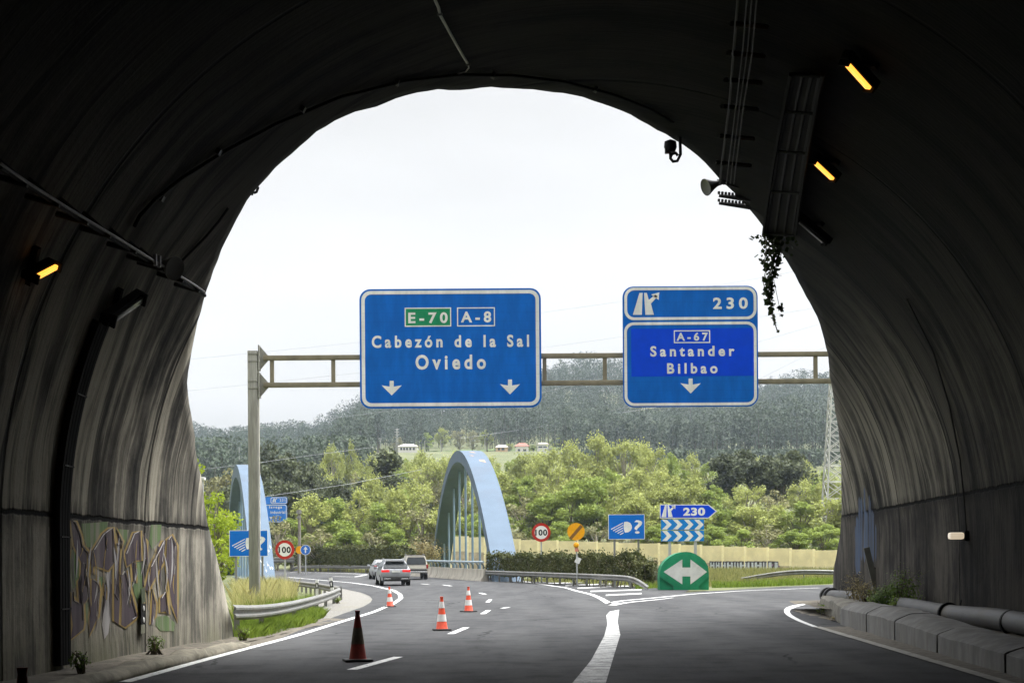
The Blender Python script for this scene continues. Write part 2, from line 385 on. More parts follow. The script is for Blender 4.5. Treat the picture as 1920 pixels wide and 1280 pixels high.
def on_wall(polypx, off):                   # pixel outline -> patch lying on the lining, off metres proud
    return [TW(x, y, off) for x, y in polypx]
def wall_patch(mb, polypx, off):
    bm = bmesh.new(); vs_ = [bm.verts.new((x, y, 0)) for x, y in polypx]; bm.faces.new(vs_)
    bmesh.ops.triangulate(bm, faces=bm.faces[:]); 
    for _ in range(2): bmesh.ops.subdivide_edges(bm, edges=[e for e in bm.edges if e.calc_length() > 14], cuts=1); bmesh.ops.triangulate(bm, faces=bm.faces[:])
    bm.verts.index_update(); V = [TW(v.co.x, v.co.y, off) for v in bm.verts]; F = [[v.index for v in f.verts] for f in bm.faces]; bm.free()
    mb.add(V, F)
def paint(name, a, b, alpha=.75, under=(.25, .225, .18)):
    t = NT(name); p = t.pos(); n = t.noise(t.map(p, (2, 5, .45)), 1, 5, .65); f = t.rng(n, .35, .7)
    n2 = t.noise(t.map(p, (3, 6, .3), (4, 2, 1)), 1, 5, .7)
    c = t.mix(f, a, b); c = t.mix(t.math('MULTIPLY', t.rng(n2, .47, .62), alpha), c, under); c = t.mix(t.math('MULTIPLY', t.rng(n2, .42, .3), .55), c, (.08, .075, .06))
    t.col(c); t.rough(.75); return t.mat
z4 = lambda L_: [(x / 2.56, 780 + y / 2.56) for x, y in L_]
purple = [[(340,500),(365,505),(390,570),(400,620),(425,650),(430,700),(425,780),(430,860),(405,900),(385,820),(390,700),(355,620)],
 [(345,840),(360,880),(380,900),(375,790),(395,760),(405,980),(400,1020),(340,1070),(350,1000),(340,930)],
 [(445,640),(490,565),(520,540),(545,535),(550,600),(550,700),(520,740),(470,720),(450,720)],
 [(440,780),(470,790),(485,840),(470,960),(430,1050),(430,960),(440,900)],
 [(555,610),(580,620),(570,720),(556,850),(575,880),(570,1000),(548,980),(548,760)],
 [(600,660),(640,560),(675,550),(680,690),(650,690),(610,720)],
 [(580,760),(605,740),(640,880),(660,960),(640,980),(600,1010),(582,1000),(585,900)],
 [(720,720),(780,600),(795,595),(785,700),(710,840),(695,830)],
 [(803,590),(825,570),(850,620),(850,900),(853,985),(825,900),(797,700)],
 [(730,820),(750,900),(745,960),(725,1000),(730,900)], [(770,870),(800,840),(812,950),(790,935),(770,940)]] + [[(440,640),(452,655),(445,760),(436,700)], [(500,560),(512,556),(516,640),(506,640)], [(560,540),(590,600),(584,640),(566,600)], [(632,700),(648,705),(652,800),(640,790)], [(690,560),(704,600),(702,690),(692,680)], [(752,640),(764,620),(766,720),(754,740)], [(834,620),(846,640),(842,760),(834,720)], [(408,700),(418,760),(412,820),(400,760)], [(610,820),(622,830),(628,920),(614,900)], [(672,880),(690,860),(688,930),(676,950)], [(500,800),(512,830),(508,880),(498,850)]]
def grow(poly, k):
    cx = sum(p[0] for p in poly) / len(poly); cy_ = sum(p[1] for p in poly) / len(poly); o = []
    n = len(poly); ar = sum(poly[i][0] * poly[(i + 1) % n][1] - poly[(i + 1) % n][0] * poly[i][1] for i in range(n)); sg = 1 if ar > 0 else -1
    for i in range(n):
        a, b, c_ = poly[i - 1], poly[i], poly[(i + 1) % n]
        e = (c_[0] - a[0], c_[1] - a[1]); l_ = math.hypot(*e) or 1
        o.append((b[0] + sg * e[1] / l_ * k, b[1] - sg * e[0] / l_ * k))
    return o
M_G1, M_G2, M_G3, M_G4 = paint('faded_green', (.09, .15, .05), (.14, .22, .08), .9), paint('faded_ochre', (.30, .20, .05), (.44, .32, .10), .5), paint('faded_plum', (.045, .028, .040), (.085, .058, .075), .35), paint('faded_white', (.35, .33, .33), (.45, .43, .42))
for q in ([(392,515),(520,505),(515,535),(480,570),(440,630),(415,625),(400,570)], [(335,640),(355,640),(388,700),(383,800),(345,830),(335,760)],
          [(650,700),(690,700),(685,800),(690,870),(665,900),(645,850),(630,760)], [(725,520),(775,520),(770,590),(730,640),(715,600)],
          [(750,960),(800,955),(840,990),(835,1030),(770,1030),(745,1000)], [(405,900),(430,890),(425,1000),(405,970)], [(558,540),(620,545),(600,620),(575,600)], [(853,700),(868,700),(862,880),(852,880)], [(470,770),(500,770),(505,860),(490,840)]):
    bgm = MB(); wall_patch(bgm, z4(q), .006); bgm.build('graffiti_background', M_G1, tun)
for q in purple:
    ocm, pum, lnm = MB(), MB(), MB(); wall_patch(ocm, z4(grow(q, 9)), .010); wall_patch(pum, z4(q), .014); ocm.build('graffiti_outline', M_G2, tun); pum.build('graffiti_letter', M_G3, tun)
    a = z4(grow(q, -7)); pts = [TW(x, y, .018) for x, y in a[:max(4, len(a) * 2 // 3)]]; lnm.tube(pts, .009, 4); lnm.build('graffiti_highlight', M_G4, tun)
for q in ([(500,900),(520,860),(530,960),(520,1040),(500,1070),(490,1000)], [(512,600),(525,600),(535,800),(525,850),(512,760)]):
    lnm = MB(); wall_patch(lnm, z4(q), .008); lnm.build('graffiti_highlight', M_G4, tun)
gs_ = [M_G2, M_G3, M_G4]; random.seed(31)
for i in range(44):
    x = 345 + (i * 11.6) % 505 + random.uniform(-5, 5); y0 = random.uniform(560, 800); y1 = min(1030, y0 + random.uniform(90, 260)); a_ = random.uniform(-14, 14); b_ = random.uniform(-22, 22)
    lnm = MB(); lnm.strip([TW(*z4([(x + b_ * q + a_ * math.sin(q * 3), y0 + (y1 - y0) * q)])[0], .019) for q in np.linspace(0, 1, 8)], [TW(*z4([(x + b_ * q + a_ * math.sin(q * 3) + 1.2 + 5 * math.sin(q * 3.1) * (1 + i % 3) / 2, y0 + (y1 - y0) * q)])[0], .019) for q in np.linspace(0, 1, 8)]); lnm.build('graffiti_stroke', gs_[i % 3], tun, fix=False)
bl = MB(); random.seed(21); x = 1603.0
while x < 1643:
    w_ = random.uniform(1.2, 4.2); y0 = 985 - 52 * math.sin(min(1, max(0, (x - 1600) / 42)) * math.pi) + random.uniform(-22, 25); y1 = 1080 + random.uniform(-38, 2); ym = (y0 + y1) / 2 + random.uniform(-10, 10)
    wall_patch(bl, [(x, y0 + 6), (x + w_ * .4, y0), (x + w_, y0 + 9), (x + w_ * 1.1, ym), (x + w_, y1 - 8), (x + w_ * .5, y1), (x - .2, y1 - 12), (x + .4, ym)], .006); x += w_ + random.choice((.15, .3, 1.2, 2.4))
bl.build('blue_paint', paint('faded_blue', (.020, .042, .10), (.045, .085, .17), .6, (.05, .048, .045)), tun)

# ------------------------------------------------------------------ unseen hillside over the tunnel, added and raised to block light from the signs
def hillside():
    m = MB(); us = [-160, -110, -75, -50, -34, -24, -17, -13, -10.5, -9.2, -8.6] + list(np.linspace(-8.1, 8.1, 25)) + [8.6, 9.2, 10.5, 13, 17, 24, 34, 50, 75, 110, 160]; V = []
    for b_ in [0, .8, 2, 4, 7, 11, 16, 22, 30, 40, 60, 90, 120]:
        for u in us:
            Ds = 38.5 + 1.02 * float(np.clip(u, -14, 14)) + .25 * float(u - np.clip(u, -14, 14))
            if abs(u) > 8.4: D = Ds - b_; z = -.4 + b_ * 1.15
            else:
                uu = u * 7.4 / 8.1; D = Dmouth(uu, ZC + math.sqrt(RA ** 2 - uu * uu)) - .3 - b_; z = max(ZC + math.sqrt(max(.01, 8.25 ** 2 - u * u)) + .1 + b_ * .95, -.4 + (Ds - D) * 1.15)
            V.append(T(u, D, min(z, 26 + 2 * math.sin(u * .1 + b_ * .07))))
    n = len(us); m.add(V, [(i * n + j, i * n + j + 1, (i + 1) * n + j + 1, (i + 1) * n + j) for i in range(12) for j in range(n - 1)])
    tag(m.build('hillside', mat('hillside_scrub', (.07, .09, .03), .9, var=.4, scale=.5, bump=.5), smooth='all'), kind='structure')
hillside()
# ------------------------------------------------------------------ ground
m = MB()
xs = np.concatenate([np.linspace(-900, -80, 42)[:-1], np.linspace(-80, 80, 131), np.linspace(80, 900, 42)[1:]])
ys = np.concatenate([np.linspace(-104, 26, 12)[:-1], np.linspace(26, 180, 104)[:-1], np.linspace(180, 700, 90)[:-1], np.linspace(700, 1560, 60)])
XX, YY = np.meshgrid(xs, ys); ZZ = zg(XX, YY) - .07
ZZ = ZZ + np.where(YY < 40, -.02, 0)
nX = len(xs); m.v = [tuple(map(float, p)) for p in np.stack([XX, YY, ZZ], -1).reshape(-1, 3)]
m.f = [(i * nX + j, i * nX + j + 1, (i + 1) * nX + j + 1, (i + 1) * nX + j) for i in range(len(ys) - 1) for j in range(nX - 1)]; m.m = [0] * len(m.f)
t = NT('rough_grass_ground'); p = t.pos(); n1 = t.noise(p, .15, 6, .65); n2 = t.noise(p, 2.5, 5, .7)
c = t.mix(t.rng(n1, .35, .65), (.06, .085, .022), (.12, .13, .045)); c = t.mix(t.math('MULTIPLY', t.rng(n2, .45, .7), .6), c, (.16, .13, .075)); t.col(c); t.rough(.9); t.bump(n2, .6, .1)
tag(m.build('ground', t.mat, smooth='all', fix=False), kind='structure')

# ------------------------------------------------------------------ roads
t = NT('asphalt'); p = t.pos(); n1 = t.noise(p, 34, 4, .75); n2 = t.noise(t.map(p, (.5, .06, 1)), 1, 5, .6); n3 = t.noise(p, 1.1, 6, .65); n4 = t.noise(p, 95, 2, .6)
c = t.mix(t.rng(n2, .35, .65), (.046, .047, .050), (.076, .077, .079)); c = t.mix(t.math('MULTIPLY', t.rng(n1, .45, .75), .55), c, (.14, .14, .14))
c = t.mix(t.math('MULTIPLY', t.rng(n1, .45, .28), .75), c, (.022, .022, .024)); c = t.mix(t.math('MULTIPLY', t.rng(n4, .58, .75), .5), c, (.17, .17, .165))
vo = t.n('ShaderNodeTexVoronoi', feature='DISTANCE_TO_EDGE'); vo.inputs['Scale'].default_value = .16; dv = t.n('ShaderNodeVectorMath', operation='ADD'); t.l(t.map(p, (1, .5, 1)), dv.inputs[0]); nv_ = t.n('ShaderNodeTexNoise'); nv_.inputs['Scale'].default_value = .7; nv_.inputs['Detail'].default_value = 5; t.l(p, nv_.inputs[0]); t.l(nv_.outputs[1], dv.inputs[1]); t.l(dv.outputs[0], vo.inputs['Vector'])
ck = t.math('MULTIPLY', t.rng(vo.outputs[0], .007, .003), t.rng(t.noise(p, .12, 2), .45, .6)); c = t.mix(t.math('MULTIPLY', ck, .8), c, (.016, .016, .017)); c = t.mix(t.math('MULTIPLY', t.rng(n3, .5, .68), .55), c, (.038, .038, .039))
ps_ = t.n('ShaderNodeSeparateXYZ'); t.l(p, ps_.inputs[0])
t.col(c); t.rough(t.rng(n3, .3, .7, .75, .9)); t.b.inputs['Specular IOR Level'].default_value = .08; t.bump(n1, .5, .008)
M_ASPH = t.mat
LX = [(-104, -12.2), (28, -4.65), (37.8, -4.95), (45, -5.1), (52, -5.2), (58, -5.5), (63, -5.9), (70, -6.7), (78, -7.9), (88, -10.0), (98, -12.6), (110, -16.2), (122, -19.6), (135, -23.4), (150, -28.4), (175, -37.5), (195, -46), (215, -56), (240, -70)]
RX = [(-104, -5.0), (18.6, .86), (33, 2.26), (46, 3.05), (54, 3.5), (60, 5.2), (65, 6.6), (72, 8.3), (79, 9.4), (83.5, 9.6), (84.5, 7.6), (88, 6.9), (95, 5.0), (105, 1.2), (112, -1.6), (128, -7.6), (150, -14), (175, -22.5), (195, -30), (215, -39), (240, -52)]
def at(tab, y): return float(np.interp(y, [a for a, _ in tab], [b for _, b in tab]))
LX[0] = (-104, -6.3 + TA * -104); LX.insert(1, (27, -6.3 + TA * 27 + .1))
def sheet(name, rows, mtl, dz, nx, kind='structure'):
    m = MB(); V = []
    for (x0, y0, x1, y1) in rows:
        for k in range(nx + 1):
            q = k / nx; x = x0 + (x1 - x0) * q; y = y0 + (y1 - y0) * q; V.append((x, y, float(zg(x, y)) + dz))
    m.add(V, [(i * (nx + 1) + k, i * (nx + 1) + k + 1, (i + 1) * (nx + 1) + k + 1, (i + 1) * (nx + 1) + k) for i in range(len(rows) - 1) for k in range(nx)])
    o = m.build(name, mtl, fix=False); return tag(o, kind=kind)
sheet('road', [(at(LX, y), y, at(RX, y), y) for y in np.concatenate([np.linspace(-104, 20, 10)[:-1], np.linspace(20, 240, 221)])], M_ASPH, 0, 14)
RL = [(-104, -5.0, -104), (0, -.3, 0), (18.6, .86, 18.6), (33, 2.26, 33), (46, 3.05, 46), (54, 3.5, 54), (60, 5.2, 60), (65, 6.6, 65), (72, 8.3, 72), (79, 12.0, 79), (84, 15.2, 84), (88, 18.5, 88), (93, 24, 93), (97, 32, 97), (100, 42, 100)]
RRt = [(-104, 5.75 + TA * -104, -104), (0, 5.75, 0), (18.6, 6.75, 18.6), (30, 7.45, 30), (38, 8.1, 38), (44, 9.0, 44), (48, 10.2, 48), (53, 12.5, 53), (57, 15.2, 57), (61, 19, 61), (64, 23, 64), (67, 28, 67), (69, 33, 69), (71, 39, 71), (73, 48, 73)]
rows = []
for i in range(len(RL) - 1):
    nseg = 4 if i < 2 else 6
    for k in range(nseg):
        q = k / nseg; a = [RL[i][j] + (RL[i + 1][j] - RL[i][j]) * q for j in range(3)]; b = [RRt[i][j] + (RRt[i + 1][j] - RRt[i][j]) * q for j in range(3)]
        rows.append((a[1], a[2], b[1], b[2]))
rows.append((42, 100, 48, 73))
sheet('slip_road', rows, M_ASPH, 0.002, 12)
# the patch of pale broken concrete beside the bend
t = NT('pale_gravel'); p = t.pos(); n1 = t.noise(p, 14, 5, .7); n2 = t.noise(p, .8, 5, .6); c = t.mix(t.rng(n1, .35, .7), (.11, .105, .095), (.27, .26, .235)); c = t.mix(t.math('MULTIPLY', t.rng(n2, .5, .65), .6), c, (.16, .15, .11)); t.col(c); t.rough(.9); t.bump(n1, .7, .03)
M_GRAV = t.mat
def ground_poly(name, polypx, mtl, dz, kind='structure', sub=0):
    bm = bmesh.new(); vs_ = [bm.verts.new((*G(x, y)[:2], 0)) for x, y in polypx]; bm.faces.new(vs_); bmesh.ops.triangulate(bm, faces=bm.faces[:])
    for _ in range(sub): bmesh.ops.subdivide_edges(bm, edges=bm.edges[:], cuts=1)
    bmesh.ops.recalc_face_normals(bm, faces=bm.faces[:])
    bm.verts.index_update(); m = MB(); m.add([(v.co.x, v.co.y, float(zg(v.co.x, v.co.y)) + dz) for v in bm.verts], [[v.index for v in f.verts] for f in bm.faces]); bm.free()
    return tag(m.build(name, mtl, fix=False), kind=kind)
ground_poly('gravel_verge', [(468, 1200), (520, 1186), (565, 1172), (607, 1162), (642, 1150), (690, 1136.5), (711, 1124), (706, 1112), (690, 1106.5), (655, 1099), (628, 1096), (605, 1104), (600, 1125), (560, 1145), (500, 1165)], M_GRAV, -.012, sub=2)
# ------------------------------------------------------------------ painted markings
t = NT('road_paint'); p = t.pos(); n1 = t.noise(p, 6, 6, .7); n2 = t.noise(p, 45, 3, .7); f = t.math('ADD', t.math('MULTIPLY', n1, .6), t.math('MULTIPLY', n2, .4))
c = t.mix(t.rng(f, .36, .54), (.20, .20, .20), (.78, .78, .76)); t.col(c); t.rough(.6); M_PAINT = t.mat
t = NT('worn_road_paint'); p = t.pos(); n1 = t.noise(p, 3.2, 6, .75); n2 = t.noise(p, 40, 3, .7); f = t.math('ADD', t.math('MULTIPLY', n1, .6), t.math('MULTIPLY', n2, .4))
c = t.mix(t.rng(f, .40, .58), (.17, .17, .17), (.66, .66, .64)); t.col(c); t.rough(.65); M_WORN = t.mat
def line(mb, pxs, wd, dz=.006, step=.6, inw=False):
    pts = [G(x, y)[:2] if not inw else np.array((x, y)) for x, y in pxs]
    pts = np.array(pts); d = np.concatenate([[0], np.cumsum(np.linalg.norm(np.diff(pts, axis=0), axis=1))]); n = max(3, int(d[-1] / step))
    tt = np.linspace(0, d[-1], n); 
    q = np.stack([np.interp(tt, d, pts[:, i]) for i in range(2)], 1)
    if len(pxs) > 3:
        for _ in range(6): q[1:-1] = (q[:-2] + 2 * q[1:-1] + q[2:]) / 4
    tg = np.gradient(q, axis=0); tg /= np.linalg.norm(tg, axis=1)[:, None]; nr = np.stack([-tg[:, 1], tg[:, 0]], 1)
    ww = np.interp(tt, np.linspace(0, d[-1], len(wd)), wd) if isinstance(wd, (list, tuple)) else np.full(n, wd)
    A = q + nr * ww[:, None] / 2; B = q - nr * ww[:, None] / 2
    mb.strip([(a[0], a[1], float(zg(*a)) + dz) for a in A], [(a[0], a[1], float(zg(*a)) + dz) for a in B])
mb = MB(); line(mb, [(235, 1278), (400, 1232), (560, 1190), (640, 1165), (700, 1147), (738, 1131), (752, 1121), (750, 1113.5), (738, 1106), (700, 1097.5), (660, 1092), (620, 1088.5), (580, 1085), (540, 1081.5)], [.17, .17, .17, .2, .22, .2, .2, .2])
line(mb, [(-6, -12), (-5.4, 9), (-4.86, 18.75)], .17, inw=True)
tag(mb.build('edge_line', M_PAINT, fix=False), kind='structure')
mb = MB(); line(mb, [(782, 1077), (840, 1077.5), (900, 1080.5), (985, 1090), (1060, 1101), (1110, 1114), (1128, 1122), (1142, 1131)], [.2, .2, .2, .22, .25])
line(mb, [(1144, 1131), (1160, 1126), (1214, 1121.5), (1300, 1113), (1400, 1106.5), (1470, 1104), (1536, 1101.5)], [.25, .22, .2]); line(mb, [(1148, 1134), (1172, 1129), (1230, 1124), (1262, 1120)], [.3, .1])
line(mb, [(1545, 1127), (1500, 1133), (1482, 1138), (1474, 1144), (1478, 1152), (1500, 1164), (1530, 1175)], [.12, .3, .16, .14, .12])
line(mb, [(545, 1072.5), (600, 1073), (650, 1074.5), (694, 1077)], .25); line(mb, [(625, 1080), (665, 1081), (690, 1076.5)], .3); 
tag(mb.build('right_edge_line', M_PAINT, fix=False), kind='structure')
mb = MB()
for a in ([(660, 1255), (747, 1231)], [(845, 1188), (874, 1176)], [(905, 1150.5), (916, 1143.5)], [(914, 1128.5), (919.5, 1123.5)], [(900, 1111), (910, 1113.5)], [(831, 1096), (846, 1098)], [(790, 1094), (804, 1095)], [(941, 1140), (953, 1138)], [(750, 1090), (762, 1090.6)]):
    line(mb, a, .16 if a[0][1] > 1115 else .2)
line(mb, [(-1.2, 6), (-1.35, 9.5)], .15, inw=True)
tag(mb.build('lane_dashes', M_PAINT, fix=False), kind='structure')
mb = MB()
for (x0, y0), (x1, y1), w_ in (((1026, 1093.6), (1108, 1090.2), 2.2), ((1060, 1097.6), (1151, 1093.4), 2.6), ((1083, 1102.2), (1186, 1097.6), 3.2), ((1107, 1108.2), (1203, 1105), 3.6), ((1136, 1115.4), (1203, 1112.2), 3.8)):
    q_ = np.linspace(0, 1, 9); A_ = [G(x0 + (x1 - x0) * k, y0 + (y1 - y0) * k - w_ * .30) for k in q_]; B_ = [G(x0 + (x1 - x0) * k, y0 + (y1 - y0) * k + w_ * .30) for k in q_]
    mb.strip([(a[0], a[1], float(zg(a[0], a[1])) + .008) for a in A_], [(a[0], a[1], float(zg(a[0], a[1])) + .008) for a in B_])
tag(mb.build('hatched_area_markings', M_WORN, fix=False), kind='structure')
ground_poly('gore_line', [(1137, 1153), (1143, 1146), (1161, 1142.5), (1158, 1165), (1163, 1190), (1150, 1232), (1135, 1283), (1071, 1283), (1108, 1238), (1133, 1192), (1139, 1170)], M_WORN, .006)
# ------------------------------------------------------------------ shared materials of the objects
M_OLDBLUE = mat('sign_blue', (.003, .10, .42), spec=.15, rough=.45, var=.10, scale=1.5, dirt=((.004, .08, .32), .5)); M_BRIGHT = mat('fresh_sign_blue', (.002, .055, .62), spec=.15, rough=.4, var=.05)
M_WHITE = mat('reflective_white', (.74, .74, .72), spec=.15, rough=.5, var=.06, scale=2); M_GREEN = mat('sign_green', (.012, .22, .10), spec=.15, rough=.5, var=.1)
M_RED = mat('sign_red', (.42, .03, .02), spec=.15, rough=.45, var=.1); M_BLACK = mat('matt_black', (.012, .012, .013), .7, var=.2, spec=.2); M_YEL = mat('works_yellow', (.72, .33, .008), spec=.15, rough=.5, var=.08)
M_BROWN = mat('dark_brown_band', (.16, .07, .005), .6); M_GALV = mat('galvanised_steel', (.19, .19, .18), .5, .25, var=.2, scale=2, stretch=(2, 2, .4), dirt=((.16, .14, .11), .6))
def sign_sheet(name, c, lines=.25, rough=.5):     # sheet-metal planks: fine joints every 0.3 m and a little grime
    t = NT(name); o_ = t.coord(); sx_ = t.n('ShaderNodeSeparateXYZ'); t.l(o_, sx_.inputs[0]); z_ = sx_.outputs[2]
    fr_ = t.math('ABSOLUTE', t.math('SUBTRACT', t.math('FRACT', t.math('MULTIPLY', z_, 3.4)), .5)); ln_ = t.rng(fr_, .475, .493)
    n_ = t.noise(t.map(o_, (1.2, 1, .35)), 2.2, 5, .65); cc = t.mix(t.rng(n_, .35, .7), tuple(x * .86 for x in c), tuple(min(1, x * 1.08) for x in c))
    cc = t.mix(t.math('MULTIPLY', ln_, lines), cc, tuple(x * .3 for x in c)); t.col(cc); t.rough(rough); t.b.inputs['Specular IOR Level'].default_value = .15; return t.mat
M_BLUE = sign_sheet('overhead_sign_blue', (.002, .115, .50)); M_WHITE = sign_sheet('overhead_sign_white', (.72, .72, .70), .3)
M_POST = mat('weathered_grey_steel', (.25, .245, .22), .55, .1, var=.22, scale=3, stretch=(4, 4, .35), dirt=((.12, .105, .08), .5)); M_BEAM = mat('dull_brown_steel', (.19, .165, .115), .6, .1, var=.2, scale=2, dirt=((.09, .075, .05), .5))
M_DARKST = mat('dark_dusty_steel', (.035, .034, .033), .6, .3, var=.3); M_CONC = mat('pale_concrete', (.42, .39, .33), .85, var=.2, scale=2, bump=.3, stretch=(1.5, 1.5, .3), dirt=((.16, .14, .11), .6))
M_GREYPOLE = mat('grey_pole', (.42, .43, .43), .5, .2, var=.1)
def sign_frame(cx, cy_, D):
    """local X/Z of a pixel on an upright board D metres ahead whose centre is seen at cx, cy_"""
    k = D / FPX; c_, s_ = math.cos(ROLL), math.sin(ROLL)
    def f(x, y):
        dx, dz = (x - cx) * k, (cy_ - y) * k
        return (dx * c_ + dz * s_, -dx * s_ + dz * c_)
    return f
def rr(f, x0, y0, x1, y1, r):
    a = f(x0, y1); b = f(x1, y0); cxm = ((x0 + x1) / 2, (y0 + y1) / 2)
    c0 = f(*cxm); hw, hh = (x1 - x0) / 2, (y1 - y0) / 2; k = abs(f(1, 0)[0] - f(0, 0)[0])
    return rrect(c0[0] - hw * k, c0[1] - hh * k, c0[0] + hw * k, c0[1] + hh * k, r * k)
def boxtext(mb, f, s, x0, y0, x1, y1, y, bold=.02, space=1.15):
    c0 = f((x0 + x1) / 2, (y0 + y1) / 2); k = abs(f(1, 0)[0] - f(0, 0)[0]); hw, hh = (x1 - x0) / 2 * k, (y1 - y0) / 2 * k
    text_into(mb, s, c0[0] - hw, c0[1] - hh, c0[0] + hw, c0[1] + hh, y, bold, space)
def arrow_down(f, x0, y0, x1, y1):
    return [f(x0 + (x1 - x0) * a, y0 + (y1 - y0) * b) for a, b in ((.4, 0), (.6, 0), (.6, .40), (1, .31), (.5, 1), (0, .31), (.4, .40))]
# ------------------------------------------------------------------ gantry over the road
GD = 50.0
o = P(478, 1130, GD); zb = float(zg(o[0], o[1])) - .1
gan = thing('sign_gantry', 'grey steel gantry spanning the road outside the tunnel mouth', 'sign gantry', (o[0], o[1], zb))
zt = P(477, 658, GD)[2] - zb; b1 = P(960, 667.7, GD)[2] - zb; b2 = P(960, 718.5, GD)[2] - zb
XR = 13.4 - o[0]
for x, nm in ((0, 1), (XR, 2)):
    m = MB(); m.box((x, 0, zt / 2), (.33, .34, zt), ch=.02); m.box((x, 0, .06), (.6, .6, .05)); p_ = m.build('post', M_POST, gan, smooth=True)
    if nm == 1:
        m = MB(); m.box((.178, .02, zt * .60), (.02, .16, zt * .72)); m.build('cable_duct', mat('pale_zinc', (.5, .48, .42), .5, .2), p_)
for bz in (b1, b2):
    m = MB(); m.box((XR / 2 + .1, 0, bz), (XR - .5, .17, .16), ch=.012); m.build('beam', M_BEAM, gan, smooth=True)
k = GD / FPX
for px_ in (510, 625, 720, 960, 1021, 1134, 1230, 1380, 1529):
    x = P(px_, 690, GD)[0] - o[0]; m = MB(); m.box((x, 0, (b1 + b2) / 2), (.13, .11, b1 - b2 - .16)); m.build('strut', M_BEAM, gan)
for bz in (b1, b2):
    m = MB(); m.prism([(.19, bz - .40), (.23, bz - .40), (.50, bz - .09), (.50, bz + .09), (.23, bz + .40), (.19, bz + .40)], -.02, .02)
    m.box((.21, 0, bz), (.04, .34, .84)); m.box((.02, 0, bz + .12), (.36, .37, .02)); m.box((.02, 0, bz - .12), (.36, .37, .02)); m.build('bracket', M_POST, gan)
# --- destination board
def board(name, label, cx, cy_, D, group=None):
    p = P(cx, cy_, D); return thing(name, label, 'road sign', p, 0, group), sign_frame(cx, cy_, D)
SD = GD - .22
sg, f = board('direction_sign', 'wide blue overhead sign reading Cabezón de la Sal and Oviedo', 844.6, 652.4, SD)
m = MB(); m.prism(rr(f, 674.5, 541, 1014.8, 764.5, 20), 0, .06); m.build('panel', M_BLUE, sg)
m = MB(); m.ring(rr(f, 678, 544.5, 1011.3, 761, 17), rr(f, 684.5, 551, 1004.8, 754.5, 12), -.006, 0); m.build('border', M_WHITE, sg)
m = MB(); m.prism(rr(f, 759, 577, 845.8, 612, 1.0), -.004, 0); m.build('route_patch', M_GREEN, sg)
m = MB(); m.ring(rr(f, 758.8, 576.6, 846, 612.2, .4), rr(f, 760.9, 578.7, 843.9, 610.1, .3), -.008, 0); boxtext(m, f, 'E-70', 765.5, 585.4, 839.5, 606.2, -.008, .032, 1.5)
m.ring(rr(f, 857, 576.2, 928, 611.7, .4), rr(f, 859, 578.2, 926, 609.7, .3), -.008, 0); boxtext(m, f, 'A-8', 864, 583.6, 921, 604.6, -.008, .032, 1.5)
m.build('route_numbers', M_WHITE, sg)
m = MB(); boxtext(m, f, 'Cabezón de la Sal', 697, 628, 992, 651.3, -.006, .032, 1.5); m.build('lettering', M_WHITE, sg)
m = MB(); boxtext(m, f, 'Oviedo', 779, 664.5, 911, 692.5, -.006, .032, 1.5); m.build('lettering', M_WHITE, sg)
for a in ((715.3, 713.5, 753.5, 741), (937.3, 711.2, 975.2, 739)):
    m = MB(); m.prism(arrow_down(f, *a), -.006, 0); m.build('arrow', M_WHITE, sg)
def road_symbol(m, f, y, T_):
    for q in ([(290,143),(320,143),(312,345),(230,345)], [(333,143),(358,143),(376,208),(396,242),(423,345),(345,345)], [(376,208),(440,158),(456,178),(396,242)], [(398,158),(473,138),(467,208)]):
        m.prism([f(*T_(a, b)) for a, b in q], y, 0)
    return m
# --- exit board
sg, f = board('direction_sign', 'two-part blue overhead exit sign reading 230, Santander and Bilbao', 1294.6, 649, SD)
m = MB(); m.prism(rr(f, 1167.9, 536.3, 1421.3, 762.3, 20), 0, .06); m.build('panel', M_BLUE, sg)
m = MB(); m.prism(rr(f, 1183.7, 615.5, 1414, 705, 1), -.003, 0); m.build('fresh_patch', M_BRIGHT, sg)
for a in ((1170.6, 538.4, 1418.3, 599.4), (1170.6, 603.4, 1418.8, 760)):
    m = MB(); m.ring(rr(f, *a, 18), rr(f, a[0] + 5.2, a[1] + 5.2, a[2] - 5.2, a[3] - 5.2, 13.5), -.006, 0); m.build('border', M_WHITE, sg)
Z3 = lambda a, b: (1140 + a / 4.922, 520 + b / 4.922)
road_symbol(MB(), f, -.006, Z3).build('exit_symbol', M_WHITE, sg)
m = MB(); boxtext(m, f, '230', 1336.8, 557.5, 1402, 579.3, -.006, .03, 1.45); m.build('exit_number', M_WHITE, sg)
m = MB(); m.ring(rr(f, 1263.4, 619, 1331.5, 643, .4), rr(f, 1265.4, 621, 1329.5, 641, .3), -.008, 0); boxtext(m, f, 'A-67', 1268.5, 623.2, 1327.4, 639, -.008, .032, 1.5); m.build('route_number', M_WHITE, sg)
m = MB(); boxtext(m, f, 'Santander', 1219.2, 648, 1377.3, 668, -.008, .032, 1.5); m.build('lettering', M_WHITE, sg)
m = MB(); boxtext(m, f, 'Bilbao', 1250.7, 680.3, 1345.4, 700.3, -.008, .032, 1.5); m.build('lettering', M_WHITE, sg)
m = MB(); m.prism(arrow_down(f, 1275.7, 709.4, 1314.2, 737.4), -.006, 0); m.build('arrow', M_WHITE, sg)
